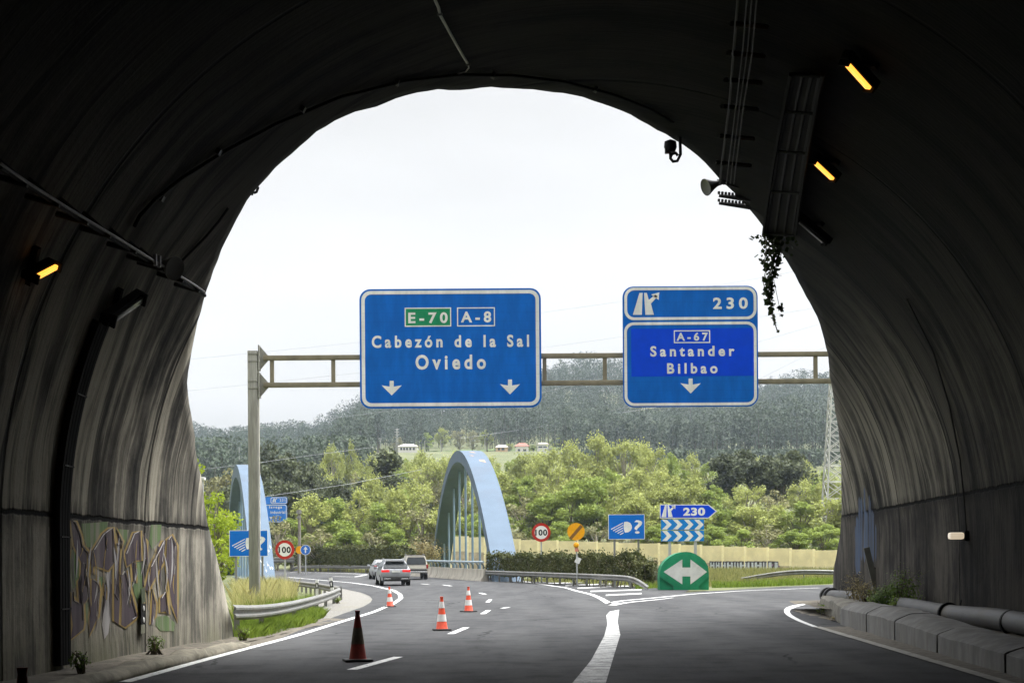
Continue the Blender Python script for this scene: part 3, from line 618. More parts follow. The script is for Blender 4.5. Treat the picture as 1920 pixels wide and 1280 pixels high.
# ------------------------------------------------------------------ roadside signs
def to_ground(p): return float(zg(p[0], p[1])) - .15 - p[2]
def headlight_sign(label, x0, y0, x1, y1, D, posts):
    sg, f = board('headlight_sign', label, (x0 + x1) / 2, (y0 + y1) / 2, D, 'headlight reminder signs'); w_, h_ = x1 - x0, y1 - y0
    m = MB(); m.prism(rr(f, x0, y0, x1, y1, .8), 0, .05); m.build('panel', M_WHITE, sg)
    m = MB(); m.prism(rr(f, x0 + 1, y0 + 1, x1 - 1, y1 - 1, .5), -.004, 0); m.build('blue_face', mat('reminder_blue', (.003, .13, .52), spec=.15, rough=.45, var=.05), sg)
    q = lambda a, b: f(x0 + w_ * a, y0 + h_ * b)
    m = MB()
    m.prism([q(*a) for a in ((.435, .30), (.52, .29), (.60, .34), (.645, .45), (.65, .53), (.62, .64), (.55, .71), (.455, .73), (.425, .6), (.42, .45))], -.008, 0)
    for a, b, c, d in ((.405, .34, .075, .60), (.405, .44, .13, .66), (.405, .54, .19, .71), (.405, .64, .255, .76), (.42, .73, .32, .81)):
        dx, dy = c - a, d - b; l_ = math.hypot(dx * w_, dy * h_); nx_, ny_ = -dy * h_ / l_ * .8 / w_, dx * w_ / l_ * .8 / h_
        m.prism([q(a + nx_, b + ny_), q(c + nx_, d + ny_), q(c - nx_, d - ny_), q(a - nx_, b - ny_)], -.008, 0)
    m.build('headlamp_symbol', M_WHITE, sg)
    m = MB(); boxtext(m, f, '?', x0 + w_ * .715, y0 + h_ * .23, x0 + w_ * .935, y0 + h_ * .77, -.008, .005); m.build('question_mark', M_WHITE, sg)
    zgr = to_ground(P((x0 + x1) / 2, (y0 + y1) / 2, D))
    for px_ in posts:
        x = f(px_, y0)[0]; ztop = f(px_, y0 + 3)[1]; m = MB(); m.box((x, .11, (ztop + zgr) / 2), (.12, .08, ztop - zgr)); m.build('post', M_GALV, sg)
headlight_sign('blue headlamp reminder sign partly hidden behind the gantry post', 429.8, 993.5, 502.3, 1042.5, 84, (441.5, 491))
headlight_sign('blue headlamp reminder sign standing clear behind the hedge, beside the 230 arrow', 1140.6, 963.7, 1208.8, 1010.6, 86, (1152, 1197))
def disc(name, label, cx, cy_, r, D, face, group=None, pole=True):
    sg, f = board(name, label, cx, cy_, D, group)
    o_ = lambda q: circle(*f(cx, cy_), q * D / FPX); m = MB(); m.prism(o_(r), 0, .04); m.build('panel', face, sg)
    if pole:
        zgr = to_ground(P(cx, cy_, D)); m = MB(); m.box((0, .08, (zgr + r * D / FPX * .8) / 2), (.10, .06, -zgr + r * D / FPX * .8)); m.build('pole', M_GREYPOLE, sg)
    return sg, f, o_
def limit(label, cx, cy_, r, D):
    sg, f, o_ = disc('speed_limit_sign', label, cx, cy_, r, D, M_RED, 'hundred speed limit signs')
    m = MB(); m.prism(o_(r * .705), -.006, 0); m.build('white_face', mat('sign_white', (.72, .71, .68), .5, var=.04), sg)
    m = MB(); boxtext(m, f, '100', cx - r * .64, cy_ - r * .32, cx + r * .64, cy_ + r * .34, -.010, .035, 1.12); m.build('numerals', M_BLACK, sg)
limit('round 100 speed limit sign on a pole left of the road, beside the blue arch', 533.8, 1030, 17.9, 84)
limit('round 100 speed limit sign half sunk behind the hedge', 1014.8, 997.6, 17.6, 97)
sg, f, o_ = disc('end_of_overtaking_ban_sign', 'round yellow works sign with a brown diagonal band, in front of hedge', 1080, 996, 16.4, 89, M_YEL, pole=False)
m = MB(); m.prism([f(1066.5, 1008.5), f(1088, 983.2), f(1092.8, 987), f(1071, 1012)], -.005, 0); m.build('diagonal_band', M_BROWN, sg)
zgr = to_ground(P(1080, 996, 89)); m = MB(); m.tube([(.03, .07, 0), (.05, .07, zgr)], .045, 8); m.build('pole', M_GREYPOLE, sg)
m = MB(); m.lathe([(.02, .16), (.13, .12), (.17, 0), (.13, -.12), (.02, -.16)], (0, -.06, -(1021.5 - 996) * 89 / FPX), 14, Matrix.Rotation(R(90), 3, 'X')); lp = m.build('warning_lamp', M_YEL, sg, smooth=True)
m = MB(); m.box((.03, 0, -(1030 - 996) * 89 / FPX), (.22, .16, .22), ch=.02); m.build('battery_case', mat('pink_red_plastic', (.6, .22, .14), .5), lp)
m = MB(); m.box((.10, -.03, -(1050 - 996) * 89 / FPX), (.30, .05, .35), M=Matrix.Rotation(R(25), 3, 'Y')); m.build('wrapping', M_WHITE, sg)
# small signs far left
sg, f, o_ = disc('ahead_only_sign', 'small round blue sign with a white upward arrow, by far hedge', 572.8, 1030.3, 9.6, 140, M_WHITE)
m = MB(); m.prism(o_(8.7), -.005, 0); m.build('blue_face', mat('arrow_sign_blue', (.01, .13, .5), .45), sg)
m = MB(); m.prism([f(*a) for a in ((571.6, 1036), (571.6, 1029.5), (568.6, 1029.8), (572.8, 1023.6), (577, 1029.8), (574, 1029.5), (574, 1036))], -.01, 0); m.build('arrow', M_WHITE, sg)
disc('yellow_works_sign', 'small round yellow sign tucked behind the blue arrow sign', 561.8, 1030.5, 7.5, 141.5, M_YEL)
# far exit gantry board 231
sg, f = board('direction_sign', 'distant blue exit board reading 231 seen past the left arch', 517, 955, 186)
for a in ((497, 931, 538.6, 944.6), (494, 945.2, 538.2, 979)):
    m = MB(); m.prism(rr(f, *a, 4), 0, .08); pn = m.build('panel', mat('far_sign_blue', (.01, .17, .62), .45), sg)
for a in ((507.4, 931.8, 538, 943.8), (494.8, 946, 537.4, 978.3)):
    m = MB(); m.ring(rr(f, *a, 3.5), rr(f, a[0] + 1.1, a[1] + 1.1, a[2] - 1.1, a[3] - 1.1, 2.7), -.012, 0); m.build('border', M_WHITE, sg)
Z2 = lambda a, b: (510.5 + (a - 230) / 27, 933.6 + (b - 143) / 27)
road_symbol(MB(), f, -.012, Z2).build('exit_symbol', M_WHITE, sg)
m = MB(); boxtext(m, f, '231', 524.5, 934.5, 534.8, 939.8, -.012, .02, 1.3); m.build('exit_number', M_WHITE, sg)
m = MB(); boxtext(m, f, 'lavega', 505, 947.5, 529, 954, -.012, .02, 1.25); m.build('lettering', M_WHITE, sg)
m = MB(); boxtext(m, f, 'industrial', 507, 956.8, 535, 962.5, -.012, .02, 1.15); m.build('lettering', M_WHITE, sg)
m = MB(); m.prism([f(*a) for a in ((505, 968), (511, 968.5), (508, 974))], -.012, 0); m.build('arrow', M_WHITE, sg)
zgr = to_ground(P(517, 955, 186)); m = MB(); m.box((-1.6, .25, (zgr + 1.5) / 2), (.35, .3, 1.5 - zgr)); m.build('post', M_POST, sg)
# ------------------------------------------------------------------ the gore: arrow board and green nose
D = 90
sg, f = board('exit_arrow_sign', 'blue exit arrow 230 over two chevron boards, above the green gore marker', 1285, 979, D)
m = MB(); ol = [(1237.2, 945.2), (1328.6, 945.2), (1345, 958), (1328.6, 971.2), (1237.2, 971.2)]; il = [(1238.6, 946.7), (1327.8, 946.7), (1341.8, 958), (1327.8, 969.8), (1238.6, 969.8)]
m.prism([f(*a) for a in ol], 0, .06); ap = m.build('arrow_panel', M_WHITE, sg)
m = MB(); m.prism([f(*a) for a in il], -.005, 0); m.build('blue_face', M_BRIGHT, sg)
Z5 = lambda a, b: (1200 + a / 6.4, 920 + b / 6.4); s_ = lambda a, b: Z5(257 + (a - 230) * .70, 172 + (b - 143) * .70)
road_symbol(MB(), f, -.010, s_).build('exit_symbol', M_WHITE, sg)
m = MB(); boxtext(m, f, '230', 1281, 951, 1322, 966.3, -.010, .045, 1.1); m.build('exit_number', M_WHITE, sg)
M_CHEV = mat('chevron_blue', (.008, .19, .55), spec=.15, rough=.45, var=.06)
for y0, y1 in ((973.4, 992.4), (994.2, 1014)):
    m = MB(); m.prism(rr(f, 1239.4, y0, 1320, y1, .5), 0, .05); cp = m.build('chevron_panel', M_CHEV, sg)
    for kx in (0, 20.3, 41, 60.2):
        x = 1241.4 + kx; ym = (y0 + y1) / 2; m = MB(); m.prism([f(*a) for a in ((x, y0 + .5), (x + 9, y0 + .5), (x + 18, ym), (x + 9, y1 - .5), (x, y1 - .5), (x + 9, ym))], -.005, 0); m.build('chevron', M_WHITE, cp)
zgr = to_ground(P(1285, 979, D))
for px_ in (1255.8, 1304): 
    x = f(px_, 979)[0]; m = MB(); m.box((x, .12, (zgr + .9) / 2), (.17, .1, .9 - zgr)); m.build('post', M_GREYPOLE, sg)
D = 84; bp = G(1284, 1105.5); D = bp[1]
gn = thing('gore_marker', 'domed green plastic gore marker with a white double arrow', 'gore marker', bp)
f0 = sign_frame(1284, 1105.5, D); f = lambda a, b: f0(*Z5(a, b))
M_GP = mat('green_plastic', (.015, .20, .095), spec=.15, rough=.5, var=.2, scale=1.2, dirt=((.03, .13, .07), .5)); 
dome = [(240, 1186)] + [(238, 1040), (242, 970)] + [(258, 900), (300, 840), (360, 790), (430, 752), (500, 733), (550, 729), (600, 733), (660, 752), (725, 792), (780, 840), (815, 900), (828, 970), (830, 1040)] + [(828, 1186)]
m = MB(); m.prism([f(*a) for a in dome], .10, 1.3); m.build('body', M_GP, gn)
front = [(400, 1186), (400, 1140), (244, 1030), (243, 970)] + dome[3:14] + [(824, 970), (824, 1030), (705, 1140), (705, 1186)]
m = MB(); m.prism([f(*a) for a in front], -.02, .098); m.build('front_plate', M_GP, gn)
wq = [(283, 969), (507, 819), (507, 917), (605, 917), (605, 819), (803, 969), (605, 1118), (605, 1023), (507, 1023), (507, 1118)]
m = MB(); m.prism([f(*a) for a in wq], -.035, -.01); m.build('double_arrow', mat('grubby_white', (.55, .55, .54), .55, var=.1, scale=2, dirt=((.3, .29, .26), .5)), gn)
# ------------------------------------------------------------------ cones
M_ORANGE = mat('cone_orange', (.62, .06, .018), .45, var=.15, scale=8, dirt=((.25, .04, .02), .4)); M_OLDRED = mat('dirty_dark_red', (.24, .02, .012), .55, var=.25, scale=9)
M_BAND = mat('cone_white_band', (.74, .72, .70), .45, var=.1, scale=8); M_OLDBAND = mat('grimy_band', (.13, .10, .065), .6, var=.3, scale=8); M_RUB = mat('black_rubber', (.02, .02, .02), .7, var=.2)
def cone(label, x, y, h, old=False, tilt=0, group='traffic cones on the road'):
    p = G(x, y) if not isinstance(x, np.ndarray) else x; c = thing('traffic_cone', label, 'traffic cone', p, random.random(), group)
    k = h / .75; Mt = Matrix.Rotation(R(tilt), 3, 'Y'); rad = lambda z: (.135 - .105 * z / .72) * k
    def seg(z0, z1, e=0): return [(rad(z0) + e, z0 * k), (rad(z1) + e, z1 * k)]
    m = MB(); m.lathe([(rad(.03) + .015, .03 * k)] + seg(.05, .69) + [(.032 * k, .70 * k), (.04 * k, .75 * k), (.03 * k, .752 * k)], n=24, M=Mt); m.build('body', M_OLDRED if old else M_ORANGE, c, smooth=True)
    m = MB(); m.box((0, 0, .018 * k), (.41 * k, .41 * k, .04 * k), ch=.012); m.build('base', M_RUB, c, smooth=True)
    for a, b in (((.26, .50),) if old else ((.20, .36), (.50, .64))):
        m = MB(); m.lathe(seg(a, b, .003), n=24, M=Mt); m.build('reflective_band', M_OLDBAND if old else M_BAND, c, smooth=True)
random.seed(4)
cone('dull dark red cone with a grimy band, nearest to the long dash in tunnel shade', 671, 1239, .78, True, 0)
cone('bright orange and white cone next to the second lane dash', 828.5, 1181, .75)
cone('orange and white cone farthest right of the lit cones, ahead of the tunnel', 878.5, 1146.5, .77)
cone('small orange and white cone standing on the white edge line in the bend', 731.5, 1137, .70, tilt=-2)
cone('dark red cone cut off by the lower left corner, beside the kerb', np.array([-3.58, 10.9, 0]), 0, .76, True)
# ------------------------------------------------------------------ kerb, ledge, barrier blocks, pipe
m = MB(); Ds = np.concatenate([np.linspace(-40, 10, 14)[:-1], np.linspace(10, 28.2, 74)])
prf = [(.0, -.1), (.0, .07), (.03, .14), (.09, .185), (.18, .20), (.30, .19), (.38, .16), (.40, .02), (.40, -.1)]
secs = []
for D in Ds:
    e = sst(28.4, 26.8, D); joint = .035 if abs((D / 1.55) % 1 - .5) > .465 else 0
    n_ = [random.gauss(0, .012) for _ in prf]; low = .02 * math.sin(D * .9) + .02 * math.sin(D * 2.7)
    secs.append([T(-6.32 - a - .25 * (1 - e) - .02 * math.sin(D * 1.3) + n_[i] * .6, D, ((b - .1) * (.25 + .75 * e) + .1 * e) * .62 + (n_[i] + low - joint if b > .05 else 0)) for i, (a, b) in enumerate(prf)])
m.loft(secs)
M_KERB = mat('worn_kerb_concrete', (.22, .20, .15), .9, var=.3, scale=3, bump=.5, dirt=((.10, .095, .06), .7))
kb = tag(m.build('kerb', M_KERB, smooth='all'), kind='structure')
m = MB(); D0, D1 = 18.0, 18.9
m.loft([[T(-6.32 - a * 1.02 + .012, D, b * .62 + .014) for a, b in prf[1:7]] for D in np.linspace(15.9, 16.9, 5)], cap=False); 
tag(m.build('painted_kerb_stone', mat('chipped_white_paint', (.5, .5, .48), .7, var=.3, scale=6, dirt=((.2, .19, .16), .7)), fix=False), kind='structure')
def ledge(name, u0, u1, D0, D1, z, mtl, n=40, amp=.02):
    m = MB(); V = []
    for D in np.linspace(D0, D1, n):
        for q in np.linspace(0, 1, 5): V.append(T(u0 + (u1 - u0) * q, D, z + random.gauss(0, amp)))
    m.add(V, [(i * 5 + k, i * 5 + k + 1, (i + 1) * 5 + k + 1, (i + 1) * 5 + k) for i in range(n - 1) for k in range(4)]); return tag(m.build(name, mtl, smooth='all', fix=False), kind='structure')
M_DIRT = mat('dusty_dirt', (.12, .105, .08), .95, var=.35, scale=5, bump=.6, dirt=((.05, .045, .035), .6))
ledge('pavement', -6.68, -7.55, -40, 27.6, .06, M_DIRT, 40, .008); ledge('verge_edge', -6.85, -6.15, 26.4, 36, -.006, M_DIRT, 24, .001); ledge('verge_soil', -7.5, -6.75, 26.6, 41, .005, M_DIRT, 30, .012); ledge('walkway', 5.95, 7.9, -40, 46.3, .25, M_DIRT, 60, .025); 
ledge('gutter', 5.80, 5.0, -40, 33.5, .012, mat('gutter_grit', (.14, .125, .10), .9, var=.4, scale=7, bump=.5), 60, .006)
ledge('concrete_gutter_strip', 5.02, 4.84, -40, 33.5, .018, mat('gutter_concrete', (.33, .32, .29), .85, var=.25, scale=5), 40, .001)
ledge('verge_dirt', 5.8, 7.2, 33.4, 44.5, .012, M_DIRT, 24, .012)
M_BAR = mat('grey_barrier_concrete', (.16, .157, .15), .85, var=.25, scale=2.5, bump=.4, stretch=(1.3, 1.3, .5), dirt=((.13, .12, .10), .75)); M_BARD = mat('crumbled_concrete', (.16, .15, .125), .9, var=.3, scale=3, bump=.7, dirt=((.08, .075, .06), .8))
def block(D0, D1, label, end=False):
    c = T(6.1, (D0 + D1) / 2, 0); b = thing('barrier_block', label, 'concrete barrier', c, 0, 'concrete blocks along the right tunnel wall')
    n = 10; secs = []
    for i, D in enumerate(np.linspace(D0 + .035, D1 - .035, n)):
        du = 0 if not end else (.05 + .75 * (D - D0) / (D1 - D0)); h = random.gauss(0, .004) if not end else random.gauss(0, .02)
        k_ = float(np.interp(D, [18, 23, 29, 34], [.62, .70, .96, .93])); du = du if end else -.022 * (34.7 - D); pr = [(5.66, -.03), (5.66, .40 * k_ + h), (5.70, .44 * k_ + h), (5.90, .54 * k_ + h), (5.97, .565 * k_ + h), (6.35, .565 * k_ + h), (6.42, .15), (6.42, -.03)] if not end else [(5.66, -.03), (5.63, .22), (5.69, .42 + h), (5.76, .47 + h), (6.0, .48 + h), (6.35, .46 + h), (6.4, .3), (6.4, -.03)]
        secs.append([Vector(T(u + du + random.gauss(0, .012 if end else .003), D, z + random.gauss(0, .007 if end else .003))) - Vector(c) for u, z in pr])
    m = MB(); m.loft(secs); m.build('concrete_body', M_BARD if end else M_BAR, b, smooth=True); return b
block(34.8, 43.2, 'crumbling rounded concrete block at the tunnel mouth, weeds at its foot', True)
for i, (a, b_, lb) in enumerate(((30.9, 34.7, 'cleanest grey concrete block, second from the tunnel mouth, chipped slanted top'), (27.6, 30.85, 'cracked grey concrete block, third from the tunnel mouth'), (23.8, 27.55, 'grey concrete block, fourth in the row from the tunnel mouth'), (19.5, 23.75, 'shadowed concrete block, fifth from the mouth along the right wall'), (14.5, 19.45, 'darkest concrete block, leaving the picture at the lower right corner'))): block(a, b_, lb)
m = MB(); pts = [T(6.93 + .03 * math.sin(D * .5), D, .44 + .02 * math.sin(D * .8)) for D in np.linspace(10, 44.6, 40)]; o = T(6.93, 30, 0)
pp = thing('drain_pipe', 'long grey pipe lying along the foot of the right tunnel wall', 'pipe', o)
m.tube(pts, .19, 20); M_PIPE = mat('dull_grey_pipe', (.085, .085, .086), .6, .05, var=.2, scale=3, stretch=(1, .3, 1), dirt=((.11, .10, .08), .7)); m.build('pipe_run', M_PIPE, pp, smooth=True, off=o)
for D in (29.4, 24.9, 20.4):
    m = MB(); m.lathe([(.185, -.04), (.215, -.04), (.215, .04), (.185, .04)], T(6.93, D, .44), 22, Matrix.Rotation(R(90), 3, 'X')); m.tube([T(7.13, D, .44), T(7.18, D, .70)], .015, 6); m.build('clamp', M_BLACK, pp, off=o)
for D in (44.0, 44.65):
    m = MB(); m.lathe([(.15, -.10), (.25, -.08), (.25, .08), (.15, .10)], T(6.93, D, .44), 20, Matrix.Rotation(R(90), 3, 'X')); m.build('flange', M_RUB, pp, smooth=True, off=o)
# ------------------------------------------------------------------ fittings on the lining
def wallmat(p):                               # axes on the wall: x along the tunnel, y up the wall, z off the wall
    n = Vector(TN(p)); a = Vector((TA, 1, 0)).normalized(); b = n.cross(a); a = b.cross(n)
    if b.z < 0: b = -b; a = -a
    return Matrix((a, b, n)).transposed()
def rod(mb, pxs, r, off=.05, n=6): mb.tube([TW(x, y, off) for x, y in pxs], r, n)
def adds(mb, c, d, M, **k): mb.box(c, d, M=M, **k)
M_LAMPON = emit('sodium_glow', (1.0, .37, .045), 1.2); M_CASE = mat('sooty_lamp_case', (.011, .011, .011), .8, spec=.1)
def lamp(label, x0, y0, x1, y1, lit=True, W=.16):
    a, b = TW(x0, y0, .22), TW(x1, y1, .22); c = (a + b) / 2; d = Vector(b - a); n = Vector(TN(c)); ln = d.length
    d.normalize(); e = n.cross(d).normalized(); n = d.cross(e); M = Matrix((d, e, n)).transposed()
    t_ = thing('tunnel_lamp', label, 'tunnel lamp', c, 0, 'lamps along the tunnel'); 
    m = MB(); m.box(n * -.09, (ln * 1.25, W, .14), M=M, ch=.02); m.box(n * -.2, (.08, .5, .12), M=M); m.build('housing', M_CASE, t_)
    m = MB(); m.box(n * .0, (ln * .98, W * .62, .05), M=M, ch=.015); m.build('glass', M_LAMPON if lit else mat('dead_glass', (.10, .10, .095), .3), t_, smooth=True)
    for s_ in (-.53, .53): m = MB(); m.box(d * (ln * s_), (.03, W * 1.2, .12), M=M); m.build('end_cap', M_CASE, t_)
lamp('glowing orange lamp low on the left wall under the cable run', 66, 521, 106, 500, W=.10)
lamp('larger glowing orange lamp at upper right, nearest lit one on that side', 1586, 118, 1629, 166)
lamp('smaller glowing orange lamp on the right vault, between bright lamp and ivy', 1526, 303, 1561, 336)
lamp('dark unlit lamp box at the top of the left cable duct', 212, 600, 266, 562, False)
lamp('dark unlit lamp on the right vault beside the hanging ivy', 1497, 414, 1545, 455, False)
# left cable run
tr = thing('cable_tray', 'long wire cable tray on brackets along the left vault', 'cable tray', TW(190, 435))
o = Vector(tr.location)
m = MB(); line_l = [(0, 306), (50, 341), (110, 379), (170, 416), (230, 452), (285, 487), (330, 513), (366, 535), (384, 548)]
for off, rr_ in ((.45, .018), (.38, .014), (.30, .014)): rod(m, line_l, rr_, off, 5)
m.build('wire_tray', M_GALV, tr, off=o)
m = MB(); rod(m, [(0, 313), (110, 386), (230, 459), (330, 520), (384, 554)], .03, .36, 6); m.build('cable', M_BLACK, tr, off=o)
for x, y in ((52, 347), (112, 385), (166, 418), (208, 443), (256, 472), (290, 495), (309, 506), (344, 527), (374, 546)):
    e = TW(x, y, .45); n = TN(e); p = e - n * .45; m = MB(); m.tube([p - np.array([0, 0, .12]), e], .035, 6); m.tube([p + np.array([0, 0, .1]), e], .03, 6); m.build('bracket', M_DARKST, tr, off=o)
# right cable run and its ladder
tr = thing('cable_tray', 'thick cable tray on the right vault ending at hanging ivy', 'cable tray', TW(1475, 330)); o = Vector(tr.location)
for off, rr_ in ((.1, .05), (.32, .04)):
    m = MB()
    for dx in (-26, -9, 8, 24): rod(m, [(1514 + dx, 140), (1505 + dx, 180), (1484 + dx, 290), (1470 + dx, 380), (1462 + dx, 438)], rr_ * .7, off, 5)
    m.build('cable', M_BLACK, tr, off=o)
m = MB()
for q in np.linspace(0, 1, 5):
    x = np.interp(q, [0, .15, .52, .82, 1], [1514, 1505, 1484, 1470, 1462]); y = np.interp(q, [0, .15, .52, .82, 1], [140, 180, 290, 380, 438])
    m.tube([TW(x - 30, y, .36), TW(x + 28, y + 4, .36)], .025, 4)
for dx in (-31, 29): rod(m, [(1514 + dx, 140), (1505 + dx, 180), (1484 + dx, 290), (1470 + dx, 380), (1462 + dx, 440)], .035, .38, 5)
m.build('ladder', M_CASE, tr, off=o)
m = MB(); q_ = np.linspace(140, 436, 30); xx_ = [np.interp(y, [140, 180, 290, 380, 438], [1514, 1505, 1484, 1470, 1462]) for y in q_]; m.strip([TW(x - 27, y, .30) for x, y in zip(xx_, q_)], [TW(x + 25, y + 3, .30) for x, y in zip(xx_, q_)]); m.build('tray_plate', M_CASE, tr, off=o, fix=False)
tr = thing('cable_tray', 'thin hanging wire tray high on the right vault above loudspeaker', 'cable tray', TW(1390, 160)); o = Vector(tr.location)
m = MB()
for dx, of in ((-14, .5), (14, .5), (-12, .3), (0, .5), (7, .42)): rod(m, [(1402 + dx * 1.3, -20), (1392 + dx * 1.3, 100), (1380 + dx, 200), (1366 + dx, 310), (1362 + dx, 345)], .012, of, 5)
m.build('wire_tray', M_DARKST, tr, off=o)
for y in (45, 100, 150, 200, 255, 305):
    x = np.interp(y, [0, 100, 200, 310], [1402, 1392, 1380, 1366]); m = MB(); p, q = TW(x - 26, y, .46), TW(x + 40, y + 6, .1); m.tube([p, q], .04, 5); m.tube([TW(x - 22, y - 2, .05), p], .03, 5); m.build('bracket', M_DARKST, tr, off=o)
for y, lb in ((369, 'upper of two toothed steel brackets jutting out at the mouth'), (383, 'lower of two toothed steel brackets jutting out at the mouth')):
    p = TW(1398, y + 3); q = P(1348, y - 2, p[1]); b = thing('cable_bracket', lb, 'bracket', p, 0, 'toothed brackets at the mouth'); m = MB(); m.tube([Vector(q - p), Vector((.1, 0, -.02))], [.03, .06], 6)
    for k in np.linspace(0, .9, 8): c = (q - p) * (1 - k); m.box((c[0], c[1], c[2] + .06), (.045, .06, .05))
    m.build('toothed_arm', M_DARKST, b)
# loudspeakers
M_HORN = mat('grey_horn', (.06, .062, .062), .45, .2, var=.15)
def horn(label, x, y, D, d, r, M_HORN=M_HORN):
    p = P(x, y, D); h = thing('loudspeaker', label, 'loudspeaker', p, 0, 'horn loudspeakers in the tunnel'); M = Vector(d).to_track_quat('Z', 'Y').to_matrix()
    m = MB(); m.lathe([(r * .3, -r * 1.5), (r * .34, -r * .6), (r * .55, 0), (r * .85, r * .6), (r, r * .9), (r, r), (r * .93, r * .97)], n=22, M=M); m.build('horn', M_HORN, h, smooth=True)
    m = MB(); m.lathe([(r * .35, -r * 2.1), (r * .4, -r * 2), (r * .4, -r * 1.5), (r * .3, -r * 1.45)], n=16, M=M); m.build('driver', M_DARKST, h, smooth=True); return h, p
q = TW(1352, 340); h, p = horn('grey horn loudspeaker silhouetted against the sky, upper right of the mouth', 1336, 347, q[1] - .2, (-.85, -.35, -.35), .17)
m = MB(); m.tube([Vector((.1, .05, .1)), Vector(TW(1385, 352) - p)], .03, 6); m.build('arm', M_DARKST, h)
q = TW(312, 499, .4); h, p = horn('pale horn loudspeaker on the left cable tray', 313, 499, q[1], (.75, -.5, -.3), .17, mat('pale_grey_horn', (.32, .32, .30), .5, var=.15))
m = MB(); m.tube([Vector((-.1, .1, .05)), Vector(TW(300, 508) - p)], .03, 6); m.build('arm', M_DARKST, h)
for x in (291, 299): m = MB(); m.box(Vector(TW(x, 487 + (x - 291) * .4, .45) - p), (.04, .04, .16)); m.build('white_clip', M_WHITE, h)
# camera with its cable loop at the crown edge
q = TW(1278, 262); p = q + np.array([-.12, -.2, -.35]); c = thing('surveillance_camera', 'small dark camera with looped cable hanging from the arch edge', 'camera', q)
m = MB(); a = P(1257, 274, q[1] - .1) - q; m.lathe([(.02, .12), (.11, .08), (.12, -.02), (.09, -.10), (.02, -.12)], a, 14); m.box(Vector(a) + Vector((-.05, 0, -.08)), (.1, .12, .1)); m.build('dome', M_BLACK, c, smooth=True)
m = MB(); pts = [P(x, y, q[1] - .12) - q for x, y in ((1272, 232), (1275, 262), (1276, 290), (1270, 302), (1262, 303), (1257, 297), (1260, 289), (1267, 287), (1271, 292))]; m.tube(pts, .03, 6); m.tube([P(1256, 280, q[1] - .1) - q, P(1257, 296, q[1] - .1) - q], .025, 6); m.build('cable_loop', M_BLACK, c)
# ceiling conduit, ring cables with clips, hook
c = thing('ceiling_cable', 'thin pale cable crossing the crown and bending left at its end', 'cable', TW(860, 90)); o = Vector(c.location)
m = MB(); rod(m, [(812, -8), (822, 14), (825, 28), (840, 55), (856, 84), (870, 108), (878, 121)], .022, .03, 5); rod(m, [(878, 121), (879, 128), (873, 135), (855, 140), (830, 143), (790, 148), (740, 158), (690, 172)], .012, .03, 5); m.build('conduit', mat('pale_conduit', (.5, .5, .48), .5), c, off=o)
m = MB()
for x, y in ((825, 27), (878, 121)): m.tube([TW(x - 4, y + 1, .05), TW(x + 4, y, .05)], .02, 5)
m.build('clip', M_GALV, c, off=o)
c = thing('ring_cable', 'dark cable clipped round the vault behind the mouth edge', 'cable', TW(640, 160)); o = Vector(c.location)
m = MB(); rod(m, [(252, 425), (262, 405), (290, 375), (340, 335), (420, 285), (520, 232), (640, 182), (760, 152), (860, 141), (960, 142), (1060, 154), (1150, 178), (1220, 205), (1262, 230)], .028, .04, 6); m.build('cable_run', M_BLACK, c, off=o)
for x, y in ((303, 372), (410, 285), (568, 205), (745, 155), (925, 142), (1117, 168)): m = MB(); m.box(TW(x, y, .04), (.06, .12, .08), M=Matrix.Rotation(.5, 3, 'Y')); m.build('clip', M_DARKST, c, off=o)
m = MB(); rod(m, [(330, 500), (360, 470), (385, 445), (410, 415), (428, 390)], .02, .03, 5); m.build('branch_cable', M_BLACK, c, off=o)
q = TW(478, 362); c = thing('hanging_hook', 'small cable loop sticking out at the left arch edge', 'cable loop', q)
m = MB(); m.tube([P(x, y, q[1]) - q for x, y in ((472, 366), (477, 352), (482, 347), (484, 352), (481, 360), (476, 362))], .022, 6); m.build('loop', M_BLACK, c)
# black duct on the left wall
c = thing('cable_duct', 'black ribbed cable duct climbing the left wall beside the graffiti', 'cable duct', TW(99, 1240)); o = Vector(c.location)
D = 20.8; m = MB(); zs = [(-half_w(z), z) for z in np.linspace(.12, 4.9, 28)]
for k, dD in enumerate(np.linspace(-.16, .16, 4)): m.tube([T(u, D + dD, z) + .05 * TN(T(u, D, z)) for u, z in zs], .068, 8)
m.build('conduit_bundle', M_BLACK, c, off=o)
for z in (.9, 1.9, 2.9, 3.9): m = MB(); m.box(T(-half_w(z), D, z) + .12 * TN(T(-half_w(z), D, z)), (.01, .44, .02)); m.build('strap', M_BLACK, c, off=o)
# little marker board on the graffiti
p = TW(268, 1150, .05); c = thing('marker_plate', 'small black plate with two white dots on the graffiti wall', 'plate', p); M = wallmat(p)
m = MB(); 
def pl(mb, dx, dy, w_, h_, z, rot=0): mb.box(M @ Vector((dx, dy, z)), (w_, h_, .012), M=M @ Matrix.Rotation(rot, 3, 'Z'))
pl(m, 0, 0, .28, .34, 0); m.build('plate', M_BLACK, c)
m = MB(); pl(m, .02, .30, .26, .24, 0, .1); m.build('green_plate', mat('olive_plate', (.06, .075, .035), .6), c); m = MB(); pl(m, -.02, -.25, .26, .14, 0); m.build('lower_plate', mat('grey_green_plate', (.17, .17, .12), .6), c)
for y in (-.1, .09): m = MB(); m.lathe([(.045, 0), (.04, .012)], M @ Vector((.0, y, .01)), 12, M); m.build('reflector', M_WHITE, c)
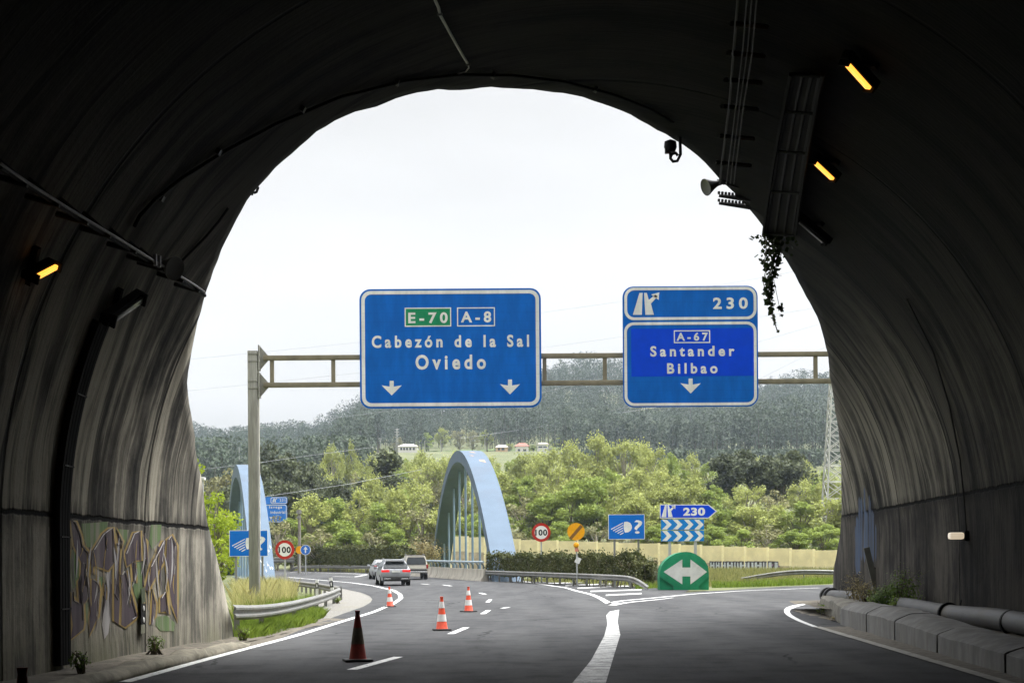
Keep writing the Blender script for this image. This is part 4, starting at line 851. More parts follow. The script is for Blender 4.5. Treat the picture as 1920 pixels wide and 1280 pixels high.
# leaning grey board and emergency light on the right wall
p = TW(1633, 1065, .12); c = thing('leaning_panel', 'tilted grey metal panel on the right wall below blue paint', 'panel', p); 
m = MB(); m.box((0, 0, .05), (.16, .06, 1.05), M=Matrix.Rotation(R(-13), 3, 'Y'), ch=.005); m.build('panel', mat('dull_panel', (.10, .10, .085), .6), c)
for z in (.0, -.18): m = MB(); m.box((.16, 0, z), (.16, .05, .05)); m.build('hinge', M_BLACK, c)
m = MB(); m.box((.12, .02, -.85), (.16, .06, .75)); m.build('stub_post', mat('stub_grey', (.22, .21, .18), .7), c)
p = TW(1800, 1004, .16); c = thing('emergency_light', 'small pale glowing bulkhead light on the right wall', 'emergency light', p)
m = MB(); m.box((-.08, 0, .0), (.30, .2, .14), ch=.05); m.build('lit_cover', emit('pale_glow', (1, .82, .58), .3), c, smooth=True); m = MB(); m.box((.14, 0, 0), (.16, .24, .20), ch=.02); m.build('housing', M_CASE, c, smooth=True)
m = MB(); m.tube([TW(1812, 996, .03), TW(1808, 940, .03), TW(1800, 860, .03), TW(1780, 760, .03), TW(1750, 660, .03), TW(1700, 560, .03)], .018, 5); m.build('feed_cable', M_BLACK, c, off=p)
# ------------------------------------------------------------------ guard rails
WB = [(0, .31), (.02, .30), (.075, .255), (.075, .215), (.02, .175), (.02, .135), (.075, .095), (.075, .055), (.02, .01), (0, 0)]
def guard(label, path, posts, group='steel guard rails', mtl=None, side=1, ptop=None, H=.31, extra=None):
    """path: world points along the lower edge of the beam"""
    q = np.array(path, float); d = np.concatenate([[0], np.cumsum(np.linalg.norm(np.diff(q, axis=0), axis=1))]); n = max(8, int(d[-1] / .7)); tt = np.linspace(0, d[-1], n)
    c = np.stack([np.interp(tt, d, q[:, i]) for i in range(3)], 1)
    for _ in range(4): c[1:-1] = (c[:-2] + 2 * c[1:-1] + c[2:]) / 4
    tg = np.gradient(c, axis=0); tg[:, 2] = 0; tg /= np.linalg.norm(tg, axis=1)[:, None]; nr = np.stack([-tg[:, 1], tg[:, 0]], 1) * side
    g = thing('guard_rail', label, 'guard rail', (*c[0][:2], float(zg(c[0][0], c[0][1]))), 0, group); o = g.location.copy()
    th = .012; secs = []
    for p, nn in zip(c, nr):
        secs.append([(p[0] + nn[0] * a, p[1] + nn[1] * a, p[2] + b * H / .31) for a, b in WB] + [(p[0] + nn[0] * (a - th), p[1] + nn[1] * (a - th), p[2] + b * H / .31) for a, b in WB[::-1]])
    m = MB(); m.loft(secs); m.build('beam', mtl or M_GALV, g, smooth=True, off=o)
    L_ = d[-1]; k = int(L_ / posts)
    for s_ in np.linspace(posts * .4, L_ - posts * .3, max(k, 2)):
        p = np.array([np.interp(s_, tt, c[:, i]) for i in range(3)]); nn = np.array([np.interp(s_, tt, nr[:, i]) for i in range(2)]); x, y = p[:2] - nn * .13; z0 = float(zg(x, y)) - .12; z1 = p[2] + .27
        m = MB(); m.box((x, y, (z0 + z1) / 2), (.11, .07, z1 - z0), rz=math.atan2(nn[1], nn[0])); m.box((x + nn[0] * .08, y + nn[1] * .08, p[2] + .15), (.12, .10, .16), rz=math.atan2(nn[1], nn[0])); m.build('post', mtl or M_GALV, g, off=o)
    return g
def railpath(pxs): return [P(x, y, D) for x, y, D in pxs]
# near left rail, seen from outside of the bend
guard('dull W-beam rail from the tunnel edge beside green grass', railpath([(436, 1162, 30.2), (470, 1161, 32.5), (510, 1156, 36), (550, 1147, 41), (590, 1135, 47.5), (620, 1124, 54), (636, 1116, 58)]), 3.2, side=-1)
guard('second darker rail with many posts behind the near left rail', railpath([(637, 1113, 62), (620, 1109, 66), (600, 1105, 71), (575, 1101, 78), (552, 1098, 85)]), 2.2, side=1, mtl=mat('shaded_old_steel', (.16, .155, .145), .6, .2, var=.25))
x84 = lambda px_, D, h: np.array([P(px_, 1060, D)[0], D, float(zg(P(px_, 1060, D)[0], D)) + h])
guard('long grey rail in front of the hedge, right of the main road', [x84(905, 107, .46), x84(960, 101, .46), x84(1020, 95, .46), x84(1080, 89.5, .46), x84(1130, 85, .45), x84(1165, 82, .43), x84(1188, 80.3, .42), x84(1203, 79.2, .22), x84(1216, 78.2, -.1)], 2.3, side=-1)
guard('short grey rail sloping into the grass before the noise wall', [np.array([P(x, 1080, D)[0], D, P(x, y, D)[2]]) for x, y, D in ((1390, 1091, 98), (1430, 1084, 96.5), (1470, 1077, 95.5), (1500, 1075.5, 95), (1560, 1077, 94.5), (1640, 1080, 94))], 3.0, side=-1)
guard('thin distant rail below the far left hedge', [np.array([P(x, 1062, D)[0], D, float(zg(P(x, 1062, D)[0], D)) + h]) for x, D, h in ((543, 172, -.1), (556, 168, .35), (600, 163, .42), (650, 156, .42), (700, 149, .42), (745, 140, .42))], 3.5, side=-1)
guard('distant double rail segment at far left beside the blue arch', [np.array([P(x, 1050, D)[0], D, P(x, y, D)[2]]) for x, y, D in ((500, 1054, 176), (530, 1053.6, 174), (557, 1053.5, 172))], 3, side=-1, H=.6)
# delineator posts by the near rail
for x, y, D, lb in ((594.5, 1106, 70, 'black and white delineator post standing farther back on the dark rail'), (626, 1101, 60, 'tilted black and white delineator post at the near rail end')):
    p = P(x, y, D); z0 = float(zg(p[0], p[1])); d_ = thing('delineator_post', lb, 'delineator post', (p[0], p[1], z0), 0, 'delineator posts'); h = P(x, y - 19, D)[2] - z0; Mt = Matrix.Rotation(R(-8 if x > 600 else 0), 3, 'Y')
    m = MB(); m.box(Mt @ Vector((0, 0, h / 2)), (.12, .10, h), M=Mt); m.build('shaft', M_WHITE, d_); m = MB(); m.box(Mt @ Vector((0, -.008, h - .26)), (.125, .10, .26), M=Mt); bb = m.build('black_band', M_BLACK, d_); m = MB(); m.box(Mt @ Vector((0, -.062, h - .26)), (.05, .004, .14), M=Mt); m.build('reflector', M_WHITE, bb)
# ------------------------------------------------------------------ blue tied arches, parapet, noise wall
M_ARCH = mat('arch_blue_paint', (.095, .138, .192), .6, var=.06, scale=.6, spec=.2, dirt=((.085, .105, .14), .4)); M_HANG = mat('hanger_blue', (.17, .25, .32), .5, var=.12, scale=1)
def arch(label, p0, p1, H, w_, d_, nh, rust):
    p0, p1 = np.array(p0), np.array(p1); o = np.array([*p0, 0.0]); A = thing('bridge_arch', label, 'bridge arch', o, 0, 'blue arches of the bridge')
    ax = (p1 - p0); Ln = np.linalg.norm(ax); ax /= Ln; nv = np.array([-ax[1], ax[0]])
    def pt(s, off, side): 
        z = 4 * H * s * (1 - s); sl = 4 * H * (1 - 2 * s) / Ln; n = np.array([-sl, 1]) / math.hypot(sl, 1)
        u = s * Ln + n[0] * off; q = p0 + ax * u + nv * side; return (q[0] - o[0], q[1] - o[1], z + n[1] * off)
    m = MB(); ss = np.linspace(-.01, 1.01, 61)
    m.loft([[pt(s, d_ / 2, w_ / 2), pt(s, d_ / 2, -w_ / 2), pt(s, -d_ / 2, -w_ / 2), pt(s, -d_ / 2, w_ / 2)] for s in ss]); m.build('rib', M_ARCH, A, smooth=True)
    for i in range(nh):
        s = (i + 1.0) / (nh + 1); a = pt(s, -d_ / 2 + .05, 0); m = MB(); m.tube([(a[0], a[1], 0.3), a], .10, 8); m.build('hanger', M_HANG, A, smooth=True)
    if rust:
        rm = mat('rust_stain', (.30, .22, .17), .8, var=.3, scale=3)
        for (s0, s1, a, b) in rust: m = MB(); m.add([pt(s0, d_ / 2 + .008, a * w_), pt(s1, d_ / 2 + .008, (a * .9 + b * .1) * w_), pt(s1 * .97 + s0 * .03, d_ / 2 + .008, b * w_), pt((s0 + s1) / 2, d_ / 2 + .008, b * w_ * .8)], [(0, 1, 2, 3)]); m.build('rust_patch', rm, A, fix=False)
    # deck edge beam below the hangers
    m = MB(); c = [pt(s, 0, 0) for s in (0, 1)]; q0, q1 = p0 - o[:2], p1 - o[:2]; mid = (q0 + q1) / 2; m.box((mid[0], mid[1], .05), (1.0, Ln, .7), rz=math.atan2(ax[1], ax[0]) - R(90)); m.build('edge_beam', M_ARCH, A)
    return A, pt
arch('right blue tied arch with open hangers, beside the hedge', (-.35, 105), (-7.9, 163), 10.95, 1.85, 1.0, 9, [(.42, .46, -.48, -.2), (.30, .32, -.3, -.05), (.38, .40, -.1, .15), (.345, .355, .1, .3)])
A, pt = arch('left blue arch half hidden behind the gantry post', (-15.5, 93), (-28.0, 150), 9.0, 1.5, 1.0, 9, [(.46, .50, -.5, -.3), (.40, .43, -.45, -.2), (.44, .5, .2, .45)])
m = MB()
for s0, wd, n in ((.052, .7, 5), (.018, .8, 6)):
    for k in range(n):
        a = -.8 + wd * .15 + k * wd / n; q = .018 * random.random(); m.add([pt(s0 + q, .512, a), pt(s0 + q + .002, .512, a + .06), pt(s0 + q + .003 + .007 * random.random(), .512, a + .10), pt(s0 + q - .003, .512, a + .05)], [(0, 1, 2, 3)])
m.build('white_graffiti', M_WHITE, A, fix=False)
# pale concrete parapet with its blue rail
pth = [(P(x, 1070, D)[0], D) for x, D in ((904, 106.2), (880, 109.5), (850, 115), (820, 121), (790, 127), (760, 133))]
par = thing('parapet', 'pale concrete bridge parapet topped by a blue rail', 'parapet', (*pth[0], float(zg(*pth[0])))); o = par.location.copy()
def along(pth, n): 
    q = np.array(pth); d = np.concatenate([[0], np.cumsum(np.linalg.norm(np.diff(q, axis=0), axis=1))]); tt = np.linspace(0, d[-1], n); c = np.stack([np.interp(tt, d, q[:, i]) for i in range(2)], 1); tg = np.gradient(c, axis=0); tg /= np.linalg.norm(tg, axis=1)[:, None]; return c, np.stack([tg[:, 1], -tg[:, 0]], 1)
c, nr = along(pth, 40); nr = -nr; secs = []
for p, nn in zip(c, nr):
    z = float(zg(*p)); secs.append([(p[0] + nn[0] * a, p[1] + nn[1] * a, z + b) for a, b in ((.12, -.1), (.10, .08), (-.06, .30), (-.13, .85), (-.35, .85), (-.5, -.1))])
m = MB(); m.loft(secs); m.build('concrete_base', M_CONC, par, smooth=True, off=o)
c2, n2 = c, nr; rz_ = [(p[0] - nn[0] * .1, p[1] - nn[1] * .1, float(zg(*p)) + 1.36) for p, nn in zip(c, nr)]
m = MB(); m.tube(rz_, .075, 8); m.build('top_rail', mat('rail_blue', (.34, .42, .48), .5, .1), par, smooth=True, off=o)
for i in range(1, 39, 2):
    p, nn = c[i], nr[i]; z = float(zg(*p)); m = MB(); m.tube([(p[0] - nn[0] * .32, p[1] - nn[1] * .32, z + .80), (p[0] - nn[0] * .30, p[1] - nn[1] * .30, z + 1.1), (p[0] - nn[0] * .1, p[1] - nn[1] * .1, z + 1.36)], .07, 6); m.build('rail_post', mat('post_blue_grey', (.12, .16, .17), .6), par, off=o)
# noise wall
cr = [(846, 1003.5, 166), (985, 1011, 159), (1230, 1018, 149), (1455, 1026.5, 140), (1660, 1035, 132)]
q = np.array([P(*a) for a in cr]); d = np.concatenate([[0], np.cumsum(np.linalg.norm(np.diff(q, axis=0), axis=1))]); nb = int(d[-1] / 2.5)
nw = thing('noise_wall', 'cream panelled noise wall with posts below the woodland', 'noise wall', (*q[0][:2], 0)); o = nw.location.copy()
M_CREAM = mat('cream_panel', (.80, .69, .41), .75, var=.10, scale=.8, dirt=((.6, .52, .32), .4)); M_CPOST = mat('pale_yellow_post', (.86, .76, .46), .7, var=.08); M_PLINTH = mat('plinth_concrete', (.5, .41, .28), .85, var=.2, scale=1.5)
pp_ = [np.array([np.interp(i * 2.5, d, q[:, k]) for k in range(3)]) for i in range(nb + 1)]
for i in range(nb):
    a, b = pp_[i], pp_[i + 1]; zt_ = (a[2] + b[2]) / 2 - .04; cx_ = (a + b) / 2; rz = math.atan2(b[1] - a[1], b[0] - a[0]); L_ = math.dist(a[:2], b[:2]) - .22; m = MB()
    for k in range(3): m.box((cx_[0], cx_[1], zt_ - .275 - k * .55), (L_, .10, .545), rz=rz, ch=.012)
    for k in range(1, 3): m.box((cx_[0], cx_[1] - .055, zt_ - k * .55), (L_, .03, .09), rz=rz)
    m.mi = 0; m.build('panel', M_CREAM, nw, off=o)
    m = MB(); z1 = zt_ - 1.66; z0 = float(zg(cx_[0], cx_[1])) - .3; m.box((cx_[0], cx_[1], (z0 + z1) / 2), (L_, .14, z1 - z0), rz=rz); m.build('plinth', M_PLINTH, nw, off=o)
for p in pp_:
    z0 = float(zg(p[0], p[1])) - .3; z1 = p[2] + .04; m = MB(); m.box((p[0], p[1] - .03, (z0 + z1) / 2), (.24, .26, z1 - z0)); m.build('post', M_CPOST, nw, off=o)
gm = MB(); gd = MB(); gp = MB(); random.seed(11)
def wallpt(x, y):                                      # pixel on the wall face
    r_ = ray(x, y); lo, hi = 120, 175
    for _ in range(40):
        mm = (lo + hi) / 2; X = r_[0] * mm; yy = np.interp(X, q[:, 0], q[:, 1])
        if mm < yy: lo = mm
        else: hi = mm
    pz = CAM + r_ * (lo - .17); return pz
def quad(mb, pts, e=0): V = [wallpt(*a) - np.array([0, e, 0]) for a in pts]; mb.add(V, [tuple(range(len(V)))])
x = 1331
for w_ in (9, 8, 10, 12, 9, 13, 12, 14, 9, 18):
    yb = 1067 + random.random() * 2; quad(gd, [(x - .8, 1051.3), (x + w_ + .8, 1052), (x + w_ + 1.5, yb + 1), (x - 1.2, yb + 1)]); 
    h_ = w_ / 3; quad(gm, [(x + .7, 1054), (x + h_, 1053), (x + h_ + .5, yb), (x, yb)], .02); quad(gm, [(x + w_ - h_, 1053.4), (x + w_ - .7, 1054), (x + w_ + .3, yb), (x + w_ - h_ - .5, yb)], .02)
    if random.random() < .6: quad(gm, [(x + h_ - .5, 1058), (x + w_ - h_ + .5, 1058), (x + w_ - h_ + .5, 1061), (x + h_ - .5, 1061)], .02)
    x += w_ + 1.5
for k in range(16): x = 1440 + 22 * random.random(); y = 1057 + 9 * random.random(); quad(gp, [(x, y), (x + 3, y - 1), (x + 4, y + 1), (x + 1, y + 2)], .01)
gd.build('graffiti_outline', mat('graffiti_black', (.05, .045, .05), .8), nw, off=o, fix=False); gm.build('graffiti_fill', mat('graffiti_silver', (.50, .53, .56), .7, var=.15, scale=2), nw, off=o, fix=False); gp.build('graffiti_scribble', mat('graffiti_purple', (.25, .16, .27), .8), nw, off=o, fix=False)
# ------------------------------------------------------------------ lattice mast, poles, pylons, wires
mst = P(1571, 1040, 196); D = 196; zb = float(zg(mst[0], D)); zt = P(1563, 690, D)[2] + 1.5; A = thing('lattice_mast', 'pale steel lattice mast half hidden behind the right tunnel wall', 'lattice mast', (mst[0], D, zb)); H = zt - zb
M_MAST = mat('mast_grey', (.42, .42, .40), .6, .1, var=.1, scale=.4); hw = lambda z: 2.05 - 1.45 * z / H
cor = lambda z, k: Vector((hw(z) * (1, 1, -1, -1)[k], hw(z) * (1, -1, -1, 1)[k], z))
for k in range(4): m = MB(); m.tube([cor(-.3, k), cor(H, k)], [.13, .09], 6); m.build('leg', M_MAST, A)
m = MB(); z = 0; st = 2.6
while z < H - 1:
    z2 = min(H, z + st)
    for k in range(4): j = (k + 1) % 4; m.tube([cor(z, k), cor(z2, j)], .055, 4); m.tube([cor(z, j), cor(z2, k)], .055, 4); m.tube([cor(z2, k), cor(z2, j)], .05, 4)
    z = z2; st *= .95
m.build('bracing', M_MAST, A)
for z_, x_, in ((H - 1.2, -.9), (H - 2.6, -1.0), (H + .8, 0)): m = MB(); m.box((x_, -.6, z_), (.22, .14, 1.7)); m.build('antenna', M_GALV, A)
M_WOOD = mat('weathered_wood_pole', (.20, .18, .15), .85, var=.25, scale=2, stretch=(3, 3, .3))
p = P(561, 1040, 152); zb = float(zg(p[0], 152)) - .3; A = thing('utility_pole', 'grey wooden utility pole rising above the far left hedge', 'utility pole', (p[0], 152, zb)); h = P(561, 955, 152)[2] - zb
m = MB(); m.tube([(0, 0, 0), (.05, 0, h)], [.19, .14], 10); m.build('shaft', M_WOOD, A, smooth=True); m = MB(); m.box((.05, -.16, h - .25), (.5, .1, .35)); m.box((.0, -.14, h - .8), (.4, .1, .2)); m.build('insulators', M_POST, A)
def far_pole(label, x, yt, yb, D, kind):
    p = P(x, yb, D); zb = float(zg(p[0], D)) - .5; h = P(x, yt, D)[2] - zb; A = thing('power_pylon' if kind == 'lattice' else 'power_pole', label, 'pylon' if kind == 'lattice' else 'power pole', (p[0], D, zb)); k = D / FPX
    m = MB()
    if kind == 'lattice':
        w0, w1 = 4.6 * k, 1.6 * k; c_ = lambda z, i: Vector(((w0 + (w1 - w0) * z / h) / 2 * (1, 1, -1, -1)[i], (w0 + (w1 - w0) * z / h) / 2 * (1, -1, -1, 1)[i], z))
        for i in range(4): m.tube([c_(0, i), c_(h, i)], .28 * k, 4)
        for j in range(9):
            for i in range(4): m.tube([c_(h * j / 9, i), c_(h * (j + 1) / 9, (i + 1) % 4)], .16 * k, 3)
        m.build('tower', M_MAST, A); m = MB()
        for q_ in (.97, .86, .75): m.tube([(-4.2 * k, 0, h * q_), (4.2 * k, 0, h * q_)], .35 * k, 4)
        m.build('crossarm', M_MAST, A)
    else:
        m.tube([(0, 0, 0), (0, 0, h)], .55 * k, 6); m.build('shaft', M_MAST, A)
        if kind == 'T':
            m = MB(); m.tube([(-3.2 * k, 0, h), (3.2 * k, 0, h)], .45 * k, 4); m.tube([(0, 0, h * .75), (2.6 * k, 0, h)], .3 * k, 4); m.tube([(0, 0, h * .75), (-2.6 * k, 0, h)], .3 * k, 4); m.build('crossarm', M_MAST, A)
far_pole('tall lattice pylon on the forest slope right of the wide sign', 1078, 767, 820, 760, 'lattice'); far_pole('pale lattice pylon left of the long white house', 744.5, 803, 850, 640, 'lattice')
far_pole('small T-shaped power pole left of the long white house', 713, 822, 845, 620, 'T'); far_pole('thin pole on the meadow right of the long white house', 796.5, 826, 848, 615, 'pole'); far_pole('thin pole at the middle of the hillside meadow', 826.5, 824, 846, 615, 'pole'); far_pole('thin pole at the right end of the hillside meadow', 909, 822, 846, 615, 'pole'); far_pole('thin pole beside the small white house', 1006.5, 826, 848, 612, 'pole'); far_pole('lone pole above the trees left of the gantry post', 448.5, 838, 862, 420, 'pole')
M_WIRE = mat('wire_grey', (.30, .31, .33), .6)
def wire(label, pts, r=.03, D0=None):
    q = [P(*a) for a in pts]; c = thing('overhead_wire', label, 'overhead wire', q[0]); V = []
    for i in range(len(q) - 1):
        for s in np.linspace(0, 1, 9)[:(9 if i == len(q) - 2 else 8)]: V.append(q[i] + (q[i + 1] - q[i]) * s)
    m = MB(); m.tube(V, r, 4, cap=False); m.build('strand', M_WIRE, c, off=q[0])
wire('topmost thin wire crossing the sky behind both overhead signs', [(300, 679, 300), (680, 641, 300), (1030, 584, 300), (1160, 566, 300), (1420, 522, 300), (1700, 470, 300)], .026)
wire('second thin wire crossing the sky, passing the gantry beams', [(300, 738, 310), (680, 698, 310), (1030, 650, 310), (1160, 632, 310), (1450, 590, 310), (1700, 550, 310)], .026)
wire('third sky wire, lowest at the left over the tree crest', [(440, 808, 320), (690, 775, 320), (1020, 735, 320), (1425, 640, 320), (1700, 560, 320)], .026)
wire('wire rising to the right between exit sign and tunnel edge', [(1380, 735, 300), (1440, 702, 300), (1520, 662, 300), (1700, 590, 300)], .024)
wire('wire sagging in front of the dark trees behind the left arch', [(340, 884, 150), (480, 868, 150), (600, 851, 160), (700, 838, 180)], .018)
wire('lower wire from the left arch toward the round dark tree', [(480, 933, 150), (561, 921, 152), (660, 906, 165), (790, 880, 185)], .018)
for k, (y0, y1) in enumerate(((776, 779), (780.5, 786), (786, 772))): wire('faint %s strand leaving the slope pylon to the %s' % (('upper', 'lower', 'rising')[k], ('left', 'left', 'right')[k]), [(1078, y0, 758), (950 if k < 2 else 1240, y1 if k < 2 else 748, 758)], .06)
wire('long faint wire slanting up the forest below the signs', [(860, 822, 640), (1000, 802, 660), (1078, 787, 700), (1250, 760, 740)], .055)
# ------------------------------------------------------------------ houses on the hillside
M_HW = mat('white_render', (.72, .70, .67), .8, var=.06); M_HROOF = mat('red_tile', (.34, .12, .09), .8, var=.15); M_GLASS = mat('dark_window', (.06, .07, .08), .2); M_HO = mat('apricot_render', (.60, .42, .26), .8); M_PALER = mat('pale_roof', (.60, .56, .52), .8)
def house(label, x0, x1, yt, yb, D, roof, wall, win, rise=1.0, flat=False):
    a, b = P(x0, yb, D), P(x1, yb, D); cx_ = (a[0] + b[0]) / 2; W = b[0] - a[0]; zb = float(zg(cx_, D)) - 1.2; ht = P(x0, yt, D)[2] - zb; Dp = max(7, W * .7); A = thing('house', label, 'house', (cx_, D, zb), 0, 'houses on the hillside')
    m = MB(); m.box((0, Dp / 2, ht / 2), (W, Dp, ht)); m.build('wall', wall, A)
    m = MB(); e = .4
    if flat: m.box((0, Dp / 2, ht + .12), (W + .6, Dp + .6, .24))
    else: m.add([(-W / 2 - e, -e, ht), (W / 2 + e, -e, ht), (W / 2 + e, Dp + e, ht), (-W / 2 - e, Dp + e, ht), (-W * .25, Dp / 2, ht + rise), (W * .25, Dp / 2, ht + rise)], [(0, 1, 5, 4), (1, 2, 5), (2, 3, 4, 5), (3, 0, 4), (3, 2, 1, 0)])
    m.build('roof', roof, A)
    base_ = P(x0, yb, D)[2] - zb
    for (fx, fz, w_, h_) in win: z = base_ + (ht - base_) * fz; m = MB(); m.box((-W / 2 + W * fx, -.02, z), (w_, .08, h_)); m.build('window', M_GLASS, A)
house('long white house with a row of dark windows on the slope', 747, 783, 836.5, 847, 610, M_PALER, M_HW, [(q, .55, .8, 1.0) for q in (.15, .3, .45, .62, .8)], 1.2)
house('apricot house with a pale roof just right of the arch top', 930, 952, 838, 853, 612, M_PALER, M_HO, [(.25, .75, .8, .9), (.6, .75, 1.2, .9), (.4, .3, .9, .9)], 1.2)
house('white house under a red tiled roof', 967, 991, 836, 851, 618, M_HROOF, M_HW, [(.25, .5, 1.0, .9), (.7, .5, 1.2, .9)], 1.5)
house('small white house with a flat pale roof, rightmost of the houses', 1008.5, 1028, 832, 846, 612, M_PALER, M_HW, [(.25, .6, 1.6, .6), (.7, .6, 1.6, .6)], .8)
house('low white annexe attached right of the flat pale roofed house', 1028.5, 1036, 841, 847, 611, M_PALER, M_HW, [(.5, .5, .7, .6)], .3, True)
house('long dark low building on the skyline behind the gantry post', 466, 524, 806.5, 812, 1000, mat('dark_roof', (.08, .09, .10), .7), mat('dark_facade', (.12, .13, .14), .8), [(.3, .5, 3, 1)], .3, True)
# street lamp head beside the left portal edge
p = P(381, 897, 70); A = thing('street_lamp', 'white lamp head peeping out beside the left portal edge', 'street lamp', (p[0] - .05, 70, float(zg(p[0], 70)))); h = p[2] - float(zg(p[0], 70))
m = MB(); m.tube([(0, 0, -.2), (0, 0, h)], .07, 8); m.build('pole', M_GREYPOLE, A, smooth=True); m = MB(); m.box((.02, 0, h), (.24, .4, .14), ch=.03); m.build('lamp_head', M_WHITE, A, smooth=True)
# ------------------------------------------------------------------ vehicles (local +Y is forward, z = 0 on the road)
M_TYRE = mat('tyre_rubber', (.018, .018, .018), .8); M_RIM = mat('alloy_rim', (.45, .45, .46), .35, .6); M_CGLASS = mat('tinted_glass', (.02, .024, .027), .25, var=.05, spec=.25); M_TRIM = mat('black_trim', (.02, .02, .02), .5)
M_TAIL = emit('lit_tail_lamp', (.9, .02, .02), .35); M_TAIL.node_tree.nodes['Principled BSDF'].inputs['Base Color'].default_value = (.5, .01, .01, 1); M_TAILR = mat('red_lamp_glass', (.35, .02, .015), .25); M_CHROME = mat('bright_trim', (.6, .6, .6), .2, .8); M_PLATE = mat('plain_plate', (.62, .62, .60), .5)
def sec(y, z0, z1, xb, xm, xt, zm, r=.06):
    h = [(xb - r, z0), (xb, z0 + r), (xm, zm - .05), (xm, zm + .05), (xt, z1 - r), (xt - r, z1)]
    return [(a, y, b) for a, b in h] + [(-a, y, b) for a, b in h[::-1]]
def car(name, label, px_, py_, D, head, Ld, W, H, paint_, spec, group='cars driving away on the bend'):
    p = P(px_, py_, D); x, y = p[0], p[1]
    tan = R(head); slope = (float(zg(x, y + 3)) - float(zg(x, y - 3))) / 6
    A = thing(name, label, 'car' if name != 'pickup' else 'pickup', (x, y, float(zg(x, y)) + .005), tan, group); A.rotation_euler = (math.atan(slope), 0, tan)
    w_ = W / 2; b = -Ld / 2; f_ = Ld / 2; belt = spec['belt']; zb = spec.get('bot', .28)
    m = MB(); m.loft([sec(b, zb + .22, belt - .18, w_ * .80, w_ * .90, w_ * .84, belt - .4), sec(b + .05, zb + .12, belt - .04, w_ * .88, w_ * .97, w_ * .88, belt - .35), sec(b + .35, zb, belt + .01, w_ * .93, w_, w_ * .93, belt - .3), sec(0, zb - .03, belt, w_ * .93, w_, w_ * .93, belt - .3), sec(f_ - 1.2, zb, belt - .02, w_ * .93, w_, w_ * .92, belt - .3), sec(f_ - .35, zb, belt - .16, w_ * .9, w_ * .96, w_ * .86, belt - .42), sec(f_, zb + .12, belt - .36, w_ * .72, w_ * .8, w_ * .7, belt - .5)])
    body = m.build('body', paint_, A, smooth=True)
    cab = spec['cab']                        # list of (y, z, half width) along the roof, with base y at belt
    m = MB(); secs = []
    for (yb, yt, zt, xt) in cab: secs.append([(w_ * .93, yb, belt - .03), (xt + (w_ * .93 - xt) * .15, yt + (yb - yt) * .12, zt - .14), (xt - .07, yt, zt), (-xt + .07, yt, zt), (-xt - (w_ * .93 - xt) * .15, yt + (yb - yt) * .12, zt - .14), (-w_ * .93, yb, belt - .03)])
    m.loft(secs); m.build('cabin', spec.get('cabpaint', paint_), A, smooth=True)
    yb, yt, zt, xt = cab[0]; lerp = lambda q: (yb + (yt - yb) * q, belt + (zt - belt) * q)
    q0, q1 = lerp(spec.get('rw0', .12)), lerp(.86); m = MB(); hw0, hw1 = w_ * .80, xt * .90
    m.add([(-hw0, q0[0] - .03, q0[1]), (hw0, q0[0] - .03, q0[1]), (hw0 * .97 + hw1 * .03, (q0[0] + q1[0]) / 2 - .035, (q0[1] + q1[1]) / 2), (hw1, q1[0] - .035, q1[1]), (-hw1, q1[0] - .035, q1[1]), (-hw0 * .97 - hw1 * .03, (q0[0] + q1[0]) / 2 - .035, (q0[1] + q1[1]) / 2)], [(0, 1, 2, 3, 4, 5)]); m.build('rear_window', M_CGLASS, A, fix=False)
    for s in (-1, 1):
        m = MB(); yf = cab[-1]; n_ = 3
        for i in range(n_):
            ya = cab[0][0] + .35 + (yf[0] - cab[0][0] - .9) * i / n_; yc = cab[0][0] + .35 + (yf[0] - cab[0][0] - .9) * (i + .92) / n_; xm = (xt + (w_ * .93 - xt) * .15) + .006
            m.add([(s * (w_ * .93 + .004), ya, belt + .05), (s * (w_ * .93 + .004), yc, belt + .05), (s * xm, yc - .02, zt - .16), (s * xm, ya + .12, zt - .16)], [(0, 1, 2, 3)])
        m.build('side_windows', M_CGLASS, A, fix=False)
    for s in (-1, 1):
        for yw in (b + spec['ro'], f_ - .85):
            c = (s * (w_ - .12), yw, spec['wr']); M = Matrix.Rotation(R(90), 3, 'Y'); m = MB(); r_ = spec['wr']; m.lathe([(r_ * .6, -.12), (r_ * .94, -.12), (r_, -.08), (r_, .08), (r_ * .94, .12), (r_ * .6, .12)], c, 22, M); wh = m.build('wheel', M_TYRE, A, smooth=True)
            m = MB(); m.lathe([(.05, .13 * s), (r_ * .62, .125 * s), (r_ * .62, .11 * s)], c, 16, M); m.build('rim', M_RIM, wh)
        m = MB(); m.box((s * (w_ + .10), f_ - 1.75, belt + .08), (.20, .12, .15), ch=.03); m.build('wing_mirror', paint_, A)
    m = MB(); m.box((0, b + .02, zb + .17), (W * .86, .22, .26), ch=.04); m.build('bumper', spec.get('bump', M_TRIM), A, smooth=True)
    for k in spec['lights']:
        m = MB(); m.box((k[0], b + k[4], k[1]), (k[2], .16, k[3]), ch=.02); m.build('tail_light', spec.get('tl', M_TAILR), A, smooth=True)
    m = MB(); m.box((spec.get('px', 0), b - .02, spec['plate']), (.52, .05, .12)); m.build('number_plate', M_PLATE, A)
    return A, b, w_, belt
M_GREY = mat('grey_car_paint', (.27, .28, .30), .3, .45, var=.05); M_SILV = mat('silver_car_paint', (.50, .51, .53), .3, .4, var=.05); M_CHAMP = mat('beige_car_paint', (.46, .43, .37), .35, .3, var=.06)
